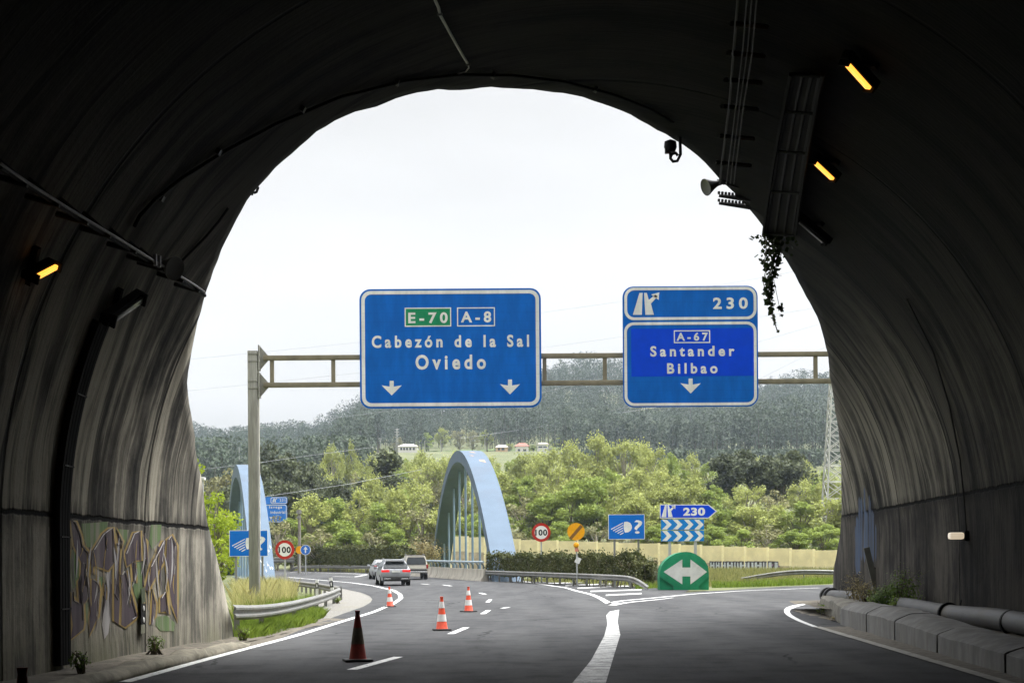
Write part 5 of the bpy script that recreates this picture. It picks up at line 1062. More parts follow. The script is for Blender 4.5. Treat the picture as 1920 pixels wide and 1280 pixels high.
A, b, w_, bl_ = car('car', 'grey SUV with bright red tail lights, nearest of the vehicles', 736, 1095.5, 96, 10, 4.66, 1.92, 1.64, M_GREY, dict(belt=1.04, wr=.36, ro=.82, plate=.90, cab=[(-2.18, -1.72, 1.56, .66), (-1.5, -1.45, 1.63, .68), (-.3, -.3, 1.66, .70), (.5, .2, 1.62, .69), (1.25, .5, 1.50, .66)], lights=[(-.66, .93, .50, .15, .07), (.66, .93, .50, .15, .07)], tl=M_TAIL))
m = MB(); m.box((0, b + .07, .72), (1.1, .12, .16)); m.build('tailgate_shadow_line', M_TRIM, A)
for s in (-1, 1): m = MB(); m.box((s * .55, b - .07, .44), (.42, .06, .07), ch=.015); m.build('exhaust_trim', M_CHROME, A); m = MB(); m.tube([(s * .62, -1.5, 1.66), (s * .64, -.4, 1.71), (s * .62, .4, 1.66)], .02, 6); m.build('roof_rail', M_CHROME, A)
m = MB(); m.box((0, -1.86, 1.60), (1.2, .3, .05), ch=.015); m.build('spoiler', M_GREY, A)
A, b, w_, bl_ = car('pickup', 'beige pickup with a dark glazed canopy, ahead of the grey SUV', 775.5, 1082, 116, 8.5, 5.2, 1.85, 1.9, M_CHAMP, dict(belt=1.12, bot=.5, wr=.39, ro=1.05, plate=.66, px=-.1, rw0=.05, cab=[(-2.58, -2.30, 1.80, .70), (-2.1, -2.05, 1.86, .72), (0, 0, 1.86, .72), (.6, .45, 1.80, .70), (1.25, .7, 1.70, .66)], lights=[(-.83, 1.0, .15, .30, .05), (.83, 1.0, .15, .30, .05)]))
m = MB(); m.box((0, b - .06, .58), (1.6, .16, .14), ch=.03); m.build('chrome_bumper', M_CHROME, A); m = MB(); m.box((0, b + .03, .80), (1.55, .10, .04)); m.build('tailgate_trim', M_CHROME, A)
for s in (-1, 1): m = MB(); m.tube([(s * .68, -2.2, 1.87), (s * .70, -1.2, 1.93), (s * .68, 0, 1.88)], .03, 6); m.build('roof_rail', M_TRIM, A)
m = MB(); m.box((0, -2.3, 1.86), (1.3, .14, .05)); m.build('spoiler', M_TRIM, A); m = MB(); m.tube([(.15, -2.55, 1.14), (-.1, -2.50, 1.30)], .02, 5); m.build('wiper', M_TRIM, A)
car('car', 'pale silver car mostly hidden to the left of the grey SUV', 716, 1080.5, 118, 11, 4.3, 1.8, 1.5, M_SILV, dict(belt=.98, wr=.33, ro=.75, plate=.8, cab=[(-2.0, -1.6, 1.42, .60), (-1.3, -1.3, 1.50, .62), (0, 0, 1.52, .63), (.5, .2, 1.46, .62), (1.2, .5, 1.34, .60)], lights=[(-.72, .95, .22, .26, .07), (.72, .95, .22, .26, .07)]))

# ------------------------------------------------------------------ foliage
def quads_mesh(name, C, S, tone, mtl, parent=None, seed=0, up=.35, aspect=1.0, drop=(0, 0, 0)):
    """leaf-sized four-sided faces at points C with sizes S"""
    r_ = np.random.default_rng(seed); n = len(C); N = r_.normal(0, 1, (n, 3)); N[:, 2] += up; N /= np.linalg.norm(N, axis=1)[:, None]
    a = np.cross(N, r_.normal(0, 1, (n, 3))); a /= np.linalg.norm(a, axis=1)[:, None] + 1e-9; b = np.cross(N, a) * aspect; S = S[:, None] / 2
    sk_ = r_.uniform(.55, 1, (n, 4, 1))
    V = np.stack([C - a * S * sk_[:, 0] - b * S * .3, C - b * S * sk_[:, 1] + a * S * .25, C + a * S * sk_[:, 2] + b * S * .3, C + b * S * sk_[:, 3] - a * S * .2], 1).reshape(-1, 3) - np.array(drop)
    return raw_mesh(name, V, 4, np.repeat(tone, 4), mtl, parent)
def raw_mesh(name, V, k, tone, mtl, parent=None, link=True):
    nf = len(V) // k; me = bpy.data.meshes.new(name); me.vertices.add(len(V)); me.vertices.foreach_set('co', V.astype(np.float32).ravel())
    me.loops.add(nf * k); me.loops.foreach_set('vertex_index', np.arange(nf * k, dtype=np.int32)); me.polygons.add(nf); me.polygons.foreach_set('loop_start', np.arange(0, nf * k, k, dtype=np.int32)); me.polygons.foreach_set('loop_total', np.full(nf, k, np.int32))
    me.update(); at_ = me.attributes.new('tone', 'FLOAT', 'POINT'); at_.data.foreach_set('value', tone.astype(np.float32)); me.materials.append(mtl)
    if not link: return me
    o = bpy.data.objects.new(name, me); COL.objects.link(o)
    if parent is not None: o.parent = parent
    return o
M_SPRING = leafmat('spring_leaves', (.20, .235, .05), (.46, .50, .14), .4, .35, .7); M_FRESH = leafmat('fresh_green_leaves', (.15, .215, .035), (.36, .44, .09), .4, .25, .7)
M_DARKL = leafmat('dark_evergreen_leaves', (.028, .04, .016), (.10, .12, .045), .2, .3, .7); M_OLIVE = leafmat('olive_leaves', (.11, .115, .045), (.30, .29, .12), .25, .3, .7); M_LIME = leafmat('lime_leaves', (.12, .19, .012), (.42, .50, .04), .45, .2)
M_HEDGE = leafmat('hedge_leaves', (.045, .058, .015), (.125, .13, .042), .25, .2); M_BARK = mat('tree_bark', (.15, .13, .10), .9, var=.3, scale=4, stretch=(2, 2, .4)); M_PALEBARK = mat('pale_bark', (.30, .27, .21), .9, var=.25, scale=4, stretch=(2, 2, .4))
def tree_protos(kind, seed, leafm, barkm, ncl, nl, ls, shape):
    """a 10 m tall, 6 m wide crown mesh and a trunk with limbs"""
    r_ = np.random.default_rng(seed); H, RW = 10.0, 3.0; cl = []
    for i in range(ncl):
        for _ in range(40):
            q = r_.uniform(-1, 1, 3); 
            if np.dot(q, q) < 1: break
        if shape == 'dome': z = 3.4 + (q[2] * .5 + .5) * 5.6; w_ = math.sqrt(max(.05, 1 - ((z - 5.2) / 4.6) ** 2))
        elif shape == 'fan': z = 2.0 + (q[2] * .5 + .5) ** .8 * 7.4; w_ = .45 + .55 * math.sin(min(1, (z - 1) / 6.2) * math.pi * .62) - .35 * max(0, (z - 7.5) / 2.5)
        elif shape == 'cone': z = 1.2 + (q[2] * .5 + .5) ** 1.25 * 8.3; w_ = max(.12, 1.05 * (1 - (z - 1) / 9.6) ** .75)
        else: z = 1.0 + (q[2] * .5 + .5) * 8.0; w_ = math.sqrt(max(.06, 1 - ((z - 4.5) / 5.2) ** 2))
        cl.append((q[0] * RW * w_, q[1] * RW * w_, z, r_.uniform(.45, 1.05) * (1.15 if shape == 'dome' else .95)))
    C, S, Tn = [], [], []
    for (x, y, z, rad) in cl:
        n = int(nl * (rad / .8) ** 2 * r_.uniform(.6, 1.2)); d = r_.normal(0, 1, (n, 3)); d /= np.linalg.norm(d, axis=1)[:, None]; rr_ = rad * r_.uniform(.25, 1.05, n) ** .6
        p = np.array([x, y, z]) + d * rr_[:, None] * np.array([1, 1, .8]); 
        if shape == 'fan':                    # upright wispy shoots
            k = n // 4; p[:k, 2] += r_.uniform(0, 1.0, k) * rad; p[:k, :2] *= 1.02
        C.append(p); S.append(ls * r_.uniform(.5, 1.2, n)); Tn.append(np.clip(r_.uniform(.35, .7) + r_.normal(0, .10, n), 0, 1))
    C, S, Tn = np.concatenate(C), np.concatenate(S), np.concatenate(Tn)
    N = r_.normal(0, 1, C.shape); N[:, 2] += .35; N /= np.linalg.norm(N, axis=1)[:, None]; a = np.cross(N, r_.normal(0, 1, C.shape)); a /= np.linalg.norm(a, axis=1)[:, None]; b = np.cross(N, a); S = S[:, None] / 2
    V = np.stack([C - a * S - b * S * .3, C - b * S * .8 + a * S * .2, C + a * S + b * S * .3, C + b * S * .8 - a * S * .2], 1).reshape(-1, 3)
    crown_me = raw_mesh('crown', V, 4, np.repeat(Tn, 4), leafm, link=False)
    m = MB(); top = 6.5 if shape != 'cone' else 9; m.tube([(0, 0, -.4), (.05, .03, 2), (-.05, .08, 4.2), (.05, 0, top)], [.20, .15, .11, .04], 7)
    for (x, y, z, rad) in cl[:22]: z0 = max(.8, z * r_.uniform(.35, .6)); m.tube([(0, 0, z0), (x * .5, y * .5, z0 + (z - z0) * .65), (x, y, z + rad * .6)], [.10, .07, .02], 4)
    tm = m.build('trunk', barkm); tm_me = tm.data; bpy.data.objects.remove(tm); return crown_me, tm_me
PROTO = {'spring': [tree_protos('spring', s, M_SPRING, M_PALEBARK, 46, 170, .27, 'fan') for s in (1, 2, 3, 4, 5)], 'fresh': [tree_protos('fresh', s, M_FRESH, M_BARK, 50, 185, .27, 'oval') for s in (11, 12, 13)],
         'dark': [tree_protos('dark', s, M_DARKL, M_BARK, 52, 130, .32, 'dome') for s in (21, 22, 23)], 'conifer': [tree_protos('conifer', 31, M_DARKL, M_BARK, 70, 110, .32, 'cone')], 'olive': [tree_protos('olive', s, M_OLIVE, M_PALEBARK, 42, 90, .32, 'oval') for s in (41, 42)], 'lime': [tree_protos('lime', s, M_LIME, M_BARK, 34, 90, .30, 'oval') for s in (51, 52)]}
WORD = {'spring': 'pale spring tree', 'fresh': 'fresh green tree', 'dark': 'dark evergreen tree', 'conifer': 'dark conical evergreen tree', 'olive': 'olive-brown tree', 'lime': 'lime-leaved airy tree'}
NAME = {'spring': 'willow_tree', 'fresh': 'leafy_tree', 'dark': 'evergreen_tree', 'conifer': 'conifer_tree', 'olive': 'sparse_tree', 'lime': 'lime_leaved_tree'}
LM = [(375, 'tunnel edge'), (440, 'left arch shoulder'), (505, 'gantry post'), (534, 'left speed sign'), (561, 'wooden pole'), (600, 'blue arrow sign'), (640, 'far rail'), (680, 'left board edge'), (725, 'dark conical tree'), (765, 'long white house'), (800, 'pickup'), (850, 'foot of the arch'), (893, 'arch top'), (941, 'apricot house'), (979, 'red roofed house'), (1017, 'flat roofed house'), (1050, 'hedge middle'), (1080, 'yellow disc sign'), (1130, 'hedge signs'), (1174, 'headlamp sign'), (1215, 'hedge end'), (1250, 'chevron boards'), (1290, 'green gore marker'), (1330, '230 arrow tip'), (1375, 'first dark oak'), (1420, 'exit sign edge'), (1465, 'second dark oak'), (1510, 'sloping rail'), (1550, 'lattice mast'), (1590, 'right tunnel edge')]
used = {}
def plant_tree(kind, px_, yt, D, wpx, label=None, grp='trees of the woodland', row=''):
    pr = PROTO[kind][(int(px_ * 7 + D) % len(PROTO[kind]))]; p = P(px_, yt, D); zb = float(zg(p[0], D)); Hh = p[2] - zb; k = D / FPX
    if label is None:
        best = min(LM, key=lambda q: abs(q[0] - px_)); rel = 'behind' if abs(best[0] - px_) < 9 else ('left of' if px_ < best[0] else 'right of'); label = '%s %s, %s the %s' % (WORD[kind], row, rel, best[1])
        while label in used: label = label.replace('tree ', 'tree, deeper in, ', 1) if 'deeper' not in label else label.replace('deeper in', 'hindmost')
    used[label] = 1
    A = thing(NAME[kind], label, 'tree', (p[0], D, zb - .1), random.random() * 6.28, grp); A.scale = (wpx * k / 6.0, wpx * k / 6.0, Hh / 9.7)
    for nm, me in (('trunk', pr[1]), ('crown', pr[0])): c = bpy.data.objects.new(nm, me); COL.objects.link(c); c.parent = A
    return A
random.seed(3)
for px_, yt, D, w_, kd in [(625,824,300,44,'spring'),(656,830,302,40,'spring'),(600,858,290,62,'spring'),(690,852,292,64,'spring'),(676,866,285,64,'olive'),(800,850,300,72,'spring'),(774,860,292,62,'spring'),(838,856,298,66,'spring'),(745,866,290,60,'fresh'),(985,848,282,72,'spring'),(955,856,285,64,'fresh'),(1030,838,272,74,'spring'),(1070,825,262,74,'spring'),(1120,817,256,82,'spring'),(1170,815,255,86,'spring'),(1215,827,262,76,'spring'),(1258,838,266,66,'fresh'),(1297,850,270,64,'spring'),(1332,856,268,56,'fresh'),(1420,856,272,60,'spring'),(1505,866,268,62,'spring'),(1545,872,262,62,'fresh'),(1592,866,262,62,'spring'),(905,866,290,70,'spring'),(870,858,296,66,'olive'),(708,848,304,60,'spring'),(730,852,306,60,'spring'),(760,850,305,60,'fresh'),(786,849,306,60,'spring'),(815,848,305,62,'spring'),(852,850,304,56,'spring'),(922,856,300,60,'spring'),(970,852,298,60,'fresh'),(1005,850,296,60,'spring')]:
    plant_tree(kd, px_, yt, D, w_, row='in the back row')
for px_, yt, D, w_, kd in [(612,892,228,84,'spring'),(655,898,225,88,'fresh'),(700,888,232,80,'spring'),(782,892,226,86,'spring'),(828,890,228,84,'olive'),(872,896,226,84,'spring'),(940,888,228,88,'spring'),(990,880,226,88,'fresh'),(1040,874,224,88,'spring'),(1090,878,222,90,'spring'),(1140,868,222,92,'fresh'),(1190,876,222,92,'spring'),(1240,882,224,90,'spring'),(1290,888,222,90,'spring'),(1338,900,222,80,'fresh'),(1400,902,220,86,'spring'),(1450,912,218,80,'olive'),(1512,898,220,86,'spring'),(1560,890,222,86,'spring'),(1600,900,220,80,'fresh'),(570,905,220,80,'dark'),(750,905,220,80,'fresh')]:
    plant_tree(kd, px_, yt, D, w_, row='in the middle row')
for px_, yt, D, w_, kd in [(545,962,182,84,'fresh'),(582,930,184,96,'spring'),(626,924,186,98,'fresh'),(668,918,188,98,'spring'),(712,930,186,92,'fresh'),(752,912,188,92,'spring'),(792,936,186,92,'olive'),(838,948,186,88,'spring'),(884,956,186,88,'fresh'),(932,948,184,92,'fresh'),(980,924,184,98,'olive'),(1030,914,182,100,'fresh'),(1072,888,181,104,'fresh'),(1112,884,180,104,'fresh'),(1152,905,180,98,'spring'),(1200,930,178,98,'spring'),(1250,946,178,94,'spring'),(1300,940,177,96,'spring'),(1350,934,177,96,'fresh'),(1400,948,176,94,'spring'),(1448,944,176,94,'spring'),(1500,930,175,96,'fresh'),(1550,926,175,96,'spring'),(1596,922,174,96,'spring')]:
    plant_tree(kd, px_, yt, D, w_, row='in the front row')
for px_, yt, D, w_ in [(1050,970,170,80),(1120,972,168,84),(1180,980,166,80),(1235,975,166,80),(1330,975,164,84),(1390,985,162,80),(1440,978,162,84),(1490,985,160,80),(1545,975,158,84),(960,985,174,80),(600,985,166,80),(650,980,166,84),(700,985,166,80),(745,985,166,70)]:
    plant_tree('fresh' if px_ % 4 else 'olive', px_, yt, D, w_, row='low at the front')
plant_tree('conifer', 725, 836, 252, 165, 'big dark conical tree alone among pale trees, left of the right arch'); plant_tree('dark', 1376, 826, 236, 112, 'left of two big dark oaks above the pale wood'); plant_tree('dark', 1462, 829, 234, 112, 'right of two big dark oaks, nearer the lattice mast')
for i, (px_, yt, D, w_, kd, lb) in enumerate([(512,820,225,110,'dark','tallest dark evergreen just right of the gantry post'),(562,833,228,100,'dark','dark evergreen with domed crown above the far exit board'),(592,868,222,74,'dark','small dark evergreen at the right end of the dark clump'),(548,895,205,96,'dark','dark evergreen at mid height above the wooden pole'),(610,905,210,92,'dark','dark evergreen in front of pale trees, right of the wooden pole'),(498,900,205,92,'dark','dark evergreen directly behind the gantry post'),(465,868,208,100,'dark','dark evergreen rising behind the left arch crown'),(412,850,205,110,'olive','brownish tree left of the left arch, behind the lime tree'),(430,905,190,100,'dark','dark tree filling the gap left of the left arch'),(395,930,180,110,'olive','olive tree close beside the left portal edge'),(640,890,215,90,'dark','dark evergreen under the two tall pale poplars'),(520,960,178,80,'olive','olive shrub-like tree beneath the far exit board'),(470,960,182,90,'dark','dark tree seen through the left arch opening')]):
    plant_tree(kd, px_, yt, D, w_, lb)
for px_, yt, D, w_, lb in [(372,818,92,128,'lime-leaved tree just outside the left portal edge, reaching highest'),(402,888,90,120,'lime-leaved tree lower down by the left portal, beside the white lamp head'),(385,955,88,110,'lime-leaved tree at the foot of the left portal edge')]: plant_tree('lime', px_, yt, D, w_, lb, 'lime-leaved trees by the left portal')
# ------------------------------------------------------------------ hedges
def hedge(label, path, h, dpt, n, ls, seed, grp='clipped hedges', tail=0):
    q = np.array(path, float); d = np.concatenate([[0], np.cumsum(np.linalg.norm(np.diff(q, axis=0), axis=1))]); r_ = np.random.default_rng(seed); s = r_.uniform(0, d[-1], n); x = np.interp(s, d, q[:, 0]); y = np.interp(s, d, q[:, 1])
    top = h + .12 * np.sin(s * 1.1) + .09 * np.sin(s * 2.9 + 1) + r_.normal(0, .04, n)
    top = top * (1 - .25 * sst(d[-1] - 1.8, d[-1], s))
    z = np.where(r_.random(n) < .3, top, r_.uniform(.15, 1, n) ** .8 * top); off = r_.uniform(-1, 1, n); off = np.sign(off) * np.abs(off) ** .5 * dpt / 2 * (1 - .25 * (z / h) ** 2) * (1 + .15 * np.sin(s * 2.3 + z * 3))
    sp = r_.random(n) < .04; z = np.where(sp, top + r_.uniform(0, .3, n), z)
    tg = np.gradient(q, axis=0).mean(0); tg /= np.linalg.norm(tg); nr = np.array([-tg[1], tg[0]]); x = x + nr[0] * off; y = y + nr[1] * off; C = np.stack([x, y, z + zg(x, y)], 1)
    tone = np.clip(.45 + .22 * np.sin(s * .8) * np.sin(s * 1.7 + 2) + .15 * np.sin(z * 4 + s * 3) + r_.normal(0, .2, n), 0, 1); o = (*q[0], float(zg(*q[0])))
    A = thing('hedge', label, 'hedge', o, 0, grp); quads_mesh('foliage', C, ls * r_.uniform(.6, 1.3, n), tone, M_HEDGE, A, seed, drop=o)
    m = MB(); random.seed(seed)
    for k in range(int(d[-1] * 2)): s_ = random.uniform(0, d[-1]); x_, y_ = np.interp(s_, d, q[:, 0]) + random.gauss(0, .2), np.interp(s_, d, q[:, 1]); z_ = float(zg(x_, y_)); m.tube([(x_, y_, z_ - .1), (x_ + random.gauss(0, .2), y_, z_ + h * .5), (x_ + random.gauss(0, .35), y_ - .3, z_ + h * .9)], [.035, .025, .01], 4)
    m.build('branches', M_BARK, A, off=o); return A
hx = lambda px_, D, e=0: (P(px_, 1060, D)[0] + e, D + e)
hedge('long trimmed hedge behind the rail, signs rising from it', [hx(922, 107.5), hx(970, 102.5), hx(1030, 96.5), hx(1090, 91.5), hx(1140, 87.5), hx(1185, 84.8), hx(1213, 83)], 1.75, 1.3, 26000, .15, 5)
hedge('far dark hedge left of the vehicles, behind the distant rail', [hx(562, 172), hx(620, 163), hx(700, 152), hx(768, 142)], 2.5, 2.0, 16000, .26, 6)
# bushes
def bush(label, px_, py_, D, w_, h, n, ls, mtl, seed, name='bush', cat='bush', grp=None, base=None):
    r_ = np.random.default_rng(seed); p = P(px_, py_, D) if base is None else np.array(base); zb = float(zg(p[0], p[1])) if base is None else p[2]; d = r_.normal(0, 1, (n, 3)); d /= np.linalg.norm(d, axis=1)[:, None]; rr_ = r_.uniform(.2, 1, n) ** .5; lob = 1 + .25 * np.sin(d[:, 0] * 5 + seed) * np.sin(d[:, 2] * 4 + d[:, 1] * 3)
    C = d * (rr_ * lob)[:, None] * np.array([w_ / 2, w_ / 2.4, h / 2]) + np.array([0, 0, h * .5]); C[:, 2] = np.maximum(C[:, 2], .03)
    A = thing(name, label, cat, (p[0], p[1], zb), 0, grp); quads_mesh('foliage', C, ls * r_.uniform(.5, 1.3, n), np.clip(.5 + .25 * np.sin(C[:, 0] * 6) + r_.normal(0, .2, n), 0, 1), mtl, A, seed)
    m = MB(); random.seed(seed)
    for k in range(7): m.tube([(random.gauss(0, .05), 0, -.05), (random.gauss(0, w_ / 7), random.gauss(0, w_ / 9), h * .5), (random.gauss(0, w_ / 3.5), random.gauss(0, w_ / 6), h * .92)], [.02, .012, .004], 4)
    m.build('stems', M_BARK, A); return A
bush('ragged darker bush at the right end of the long hedge', 1218, 1050, 84, 1.3, 1.75, 1500, .14, M_DARKL, 8)
bush('dry tan bush beside the far foot of the right arch', 795, 1040, 150, 4.5, 3.6, 1800, .22, leafmat('dry_leaves', (.20, .16, .06), (.42, .36, .17), .3), 9)
# ------------------------------------------------------------------ grass and weeds
M_GRASS = leafmat('green_grass', (.07, .13, .016), (.30, .40, .06), .35, 0); M_STRAW = leafmat('straw_grass', (.16, .18, .045), (.66, .60, .27), .35, 0); M_MIXG = leafmat('verge_grass', (.08, .11, .022), (.36, .34, .13), .35, 0)
def blades(name, polys, n, h, wd, mtl, seed, lean=.3, clump=.5, kind='stuff'):
    r_ = np.random.default_rng(seed); out = []; tn = []
    areas = []
    for poly in polys:
        q = np.array(poly); areas.append(abs(np.sum(q[:, 0] * np.roll(q[:, 1], -1) - np.roll(q[:, 0], -1) * q[:, 1])) / 2)
    for poly, ar in zip(polys, areas):
        q = np.array(poly); k = int(n * ar / sum(areas)); lo, hi = q.min(0), q.max(0); pts = []
        while len(pts) < k:
            c = r_.uniform(lo, hi, (k * 2, 2)); x, y = c[:, 0], c[:, 1]; ins = np.zeros(len(c), bool); j = len(q) - 1
            for i in range(len(q)):
                cond = ((q[i, 1] > y) != (q[j, 1] > y)) & (x < (q[j, 0] - q[i, 0]) * (y - q[i, 1]) / (q[j, 1] - q[i, 1] + 1e-12) + q[i, 0]); ins ^= cond; j = i
            pts += list(c[ins])
        out.append(np.array(pts[:k]))
    B = np.concatenate(out); n = len(B); dens = np.sin(B[:, 0] * 1.7 + seed) * np.sin(B[:, 1] * 1.1 + 2) + .5 * np.sin(B[:, 0] * 4.1) * np.sin(B[:, 1] * 3.3)
    keep = r_.random(n) < np.clip(.75 + clump * dens, .12, 1); B, dens = B[keep], dens[keep]; n = len(B)
    hh = h * r_.uniform(.35, 1.15, n) * (1 + .3 * np.clip(dens, -1, 1)); an = r_.uniform(0, 6.28, n); w_ = wd * r_.uniform(.6, 1.3, n); ln = lean * hh * r_.uniform(.2, 1.4, n); la = r_.uniform(0, 6.28, n)
    z = zg(B[:, 0], B[:, 1]) - .06; b0 = np.stack([B[:, 0], B[:, 1], z], 1); dx = np.stack([np.cos(an) * w_ / 2, np.sin(an) * w_ / 2, np.zeros(n)], 1); mid = b0 + np.stack([np.cos(la) * ln * .35, np.sin(la) * ln * .35, hh * .6], 1); tip = b0 + np.stack([np.cos(la) * ln, np.sin(la) * ln, hh], 1)
    V = np.stack([b0 - dx, b0 + dx, mid + dx * .7, tip, mid - dx * .7], 1).reshape(-1, 3); tone = np.clip(.5 + .25 * dens + r_.normal(0, .2, n), 0, 1)
    o = raw_mesh(name, V, 5, np.repeat(tone, 5), mtl); return tag(o, kind=kind)
g2 = lambda L_: [tuple(G(x, y)[:2]) for x, y in L_]
xy = lambda px_, D: (P(px_, 1060, D)[0], D)
blades('green_grass', [g2([(437, 1192), (470, 1178), (520, 1168), (560, 1157), (600, 1144), (612, 1152), (590, 1168), (545, 1180), (505, 1190), (470, 1196)]), [xy(437, 30.8), xy(437, 34), xy(520, 37.5), xy(600, 48), xy(610, 44), xy(560, 37), xy(480, 31)]], 26000, .24, .011, M_GRASS, 1, .7)
blades('straw_grass', [[xy(440, 34.5), xy(438, 60), xy(440, 90), xy(520, 92), xy(540, 84), xy(552, 72), xy(555, 60), xy(540, 48), xy(490, 39)]], 34000, .72, .011, M_STRAW, 2, .45, .55)
blades('green_grass', [[xy(440, 33), xy(438, 45), xy(540, 48), xy(590, 55), xy(590, 50), xy(540, 42), xy(490, 36)]], 14000, .5, .010, M_GRASS, 9, .35, .6)
RXo = lambda D, e: (at(RX, D) + e, D)
blades('verge_grass', [[RXo(84, 0), RXo(88, .1), RXo(95, .1), RXo(105, .1), RXo(110, .3), RXo(108, 3.2), RXo(100, 4.5), RXo(92, 4), RXo(86, 4.5)], [xy(1205, 84), xy(1240, 87), xy(1340, 87.5), xy(1420, 88), xy(1500, 91), xy(1600, 98), xy(1640, 128), xy(1230, 140), xy(1190, 100)], [xy(540, 178), xy(600, 168), xy(700, 154), xy(745, 146), xy(750, 150), xy(700, 160), xy(600, 175), xy(545, 186)]], 42000, .42, .035, M_MIXG, 3, .4, .45)
blades('verge_grass', [[xy(1335, 84.5), xy(1420, 87), xy(1560, 93), xy(1560, 97), xy(1420, 91), xy(1335, 88)], [xy(1190, 80.5), xy(1236, 83), xy(1236, 87), xy(1195, 84)]], 9000, .36, .03, M_GRASS, 4, .4, .5)
def weed(label, base, w_, h, n, ls, mtl, seed, name='weed', cat='weed'): return bush(label, 0, 0, 0, w_, h, n, ls, mtl, seed, name, cat, 'weeds growing by the right wall', base)
M_WEED = leafmat('weed_leaves', (.045, .085, .015), (.17, .25, .05), .3, .1); M_DRYW = leafmat('dry_weed_leaves', (.14, .11, .05), (.36, .31, .15), .25, .1)
for (x, y, D, w_, h, n, ls, mt_, lb) in [(1668, 1125, 34.5, .85, .55, 900, .055, M_WEED, 'dense dark green weed clump covering the pipe'), (1695, 1110, 34.0, .75, .85, 420, .05, M_WEED, 'taller loose green weed right of the dense clump, against wall'), (1602, 1120, 38.5, .55, .75, 260, .045, M_DRYW, 'dry brown seeding stalks nearest the pipe end'), (1622, 1118, 37.2, .6, .62, 320, .045, M_DRYW, 'dry tan weed tuft between brown stalks and green clump'), (1640, 1122, 36.2, .4, .5, 240, .045, M_MIXG, 'yellow-flecked weed just left of the dense green clump'), (1682, 1131, 33.6, .35, .36, 260, .045, M_GRASS, 'small bright green tuft at the pipe edge')]:
    weed(lb, T((x - 1118) / FPX * D, D, .24), w_ * 1.25, h * 1.3, int(n * 1.8), ls * 1.15, mt_, int(x))
weed('low bright weed at the foot of the crumbling block', T(6.35, 41.0, 0), .7, .38, 420, .05, M_GRASS, 77); weed('sparse dry weed on the dirt before the crumbling block', T(6.0, 36.8, 0), .6, .16, 200, .05, M_DRYW, 78)
for (u, D, s_, lb) in ((-6.9, 19.9, 1, 'tiny green weed at the wall foot under the graffiti'), (-7.15, 24.2, 2, 'tiny weed at the wall foot right of the marker plate'), (-6.9, 29.2, 3, 'low weed sprouting at the end of the left kerb'), (-9.9, 57, 4, 'weed on the pale gravel behind the rail end')):
    bush(lb, 0, 0, 0, .34, .28, 150, .05, M_GRASS if s_ > 2 else M_WEED, s_, 'weed', 'weed', 'weeds along the left side', T(u, D, .1 if s_ < 3 else .0))
# ivy hanging at the mouth
r_ = np.random.default_rng(5); pts = []
path = [(1450, 440), (1452, 470), (1446, 500), (1440, 530), (1443, 560), (1448, 590), (1458, 622)]; q0 = TW(1462, 440, .25); Di = float(q0[1]) + .1
for i in range(420):
    s_ = r_.beta(.8, 1.5); y = 440 + s_ * 182; x = np.interp(y, [p[1] for p in path], [p[0] for p in path]) + r_.normal(0, 1) * (13 * max(.1, 1 - s_ * 1.7) + 3.2) * (1 if y < 575 else .35); pts.append(P(x, y, Di + r_.normal(0, .12)))
for i in range(14): pts.append(P(1463 + r_.normal(0, 4), 580 + r_.normal(0, 5), Di))
iv = thing('ivy', 'ivy trailing from the cable tray down into the sky', 'ivy', q0); quads_mesh('leaves', np.array(pts), .15 * r_.uniform(.5, 1.15, len(pts)), np.clip(r_.normal(.5, .2, len(pts)), 0, 1), leafmat('ivy_leaves', (.012, .025, .008), (.05, .075, .02), .25, 0), iv, 6, drop=q0)
m = MB(); m.tube([P(x, y, Di) - q0 for x, y in path], .012, 4); [m.tube([P(x + dx * (1 if y < 560 else .3), y, Di + dx * .01) - q0 for x, y in path[:k]], .009, 4) for dx, k in ((-9, 5), (8, 4), (14, 3), (-15, 3), (4, 6))]; m.tube([P(x, y, Di) - q0 for x, y in ((1446, 500), (1456, 550), (1463, 583))], .008, 4); m.build('stem', M_BARK, iv)
# ------------------------------------------------------------------ forest on the far hill (one mass)
r_ = np.random.default_rng(12); NT_ = 8400
X = r_.uniform(-1, 1, NT_); Y = np.concatenate([r_.uniform(560, 1130, NT_ - 2300), r_.uniform(375, 600, 1400), r_.uniform(1085, 1140, 900)]); X = X * Y * .36
pxs = CX + X / Y * FPX; mead = (pxs > 700) & (pxs < 1058) & (Y < np.where((pxs > 795) & (pxs < 915), 735, 650)) | ((pxs > 690) & (pxs < 1065) & (Y < 560)) | ((pxs > 1060) & (Y < 440)); keep = ~mead; X, Y, pxs = X[keep], Y[keep], pxs[keep]; n = len(X); Zb = zg(X, Y)
Ht = r_.uniform(11, 24, n) * (1 + .28 * np.sin(X * .06 + 1) * np.sin(X * .023 + Y * .01)) * np.where(Y < 660, .75, 1); cap = np.where((pxs > 690) & (pxs < 1065) & (Y < 545), (CY - 853) / FPX * Y + 1.5 - Zb, 99); cap = np.where(Y < 545, np.minimum(cap, (CY - np.where(pxs > 1060, 846, 815)) / FPX * Y + 1.5 - Zb), cap); Ht = np.minimum(Ht, np.maximum(cap, 1.5)); Wd = np.where(Y < 545, np.maximum(Ht * .6, 4.5), Ht * r_.uniform(.28, .48, n)); KQ = 130; bare = np.where(Y < 620, .02, .22)[:, None]
tt = r_.random((n, KQ)) ** .62; zz = bare + (1 - bare) * tt; rad = np.sqrt(r_.random((n, KQ))) * (.35 + .65 * np.sin(np.clip((1 - tt) * 1.25 + .12, 0, 1) * math.pi * .8)); an = r_.uniform(0, 6.28, (n, KQ))
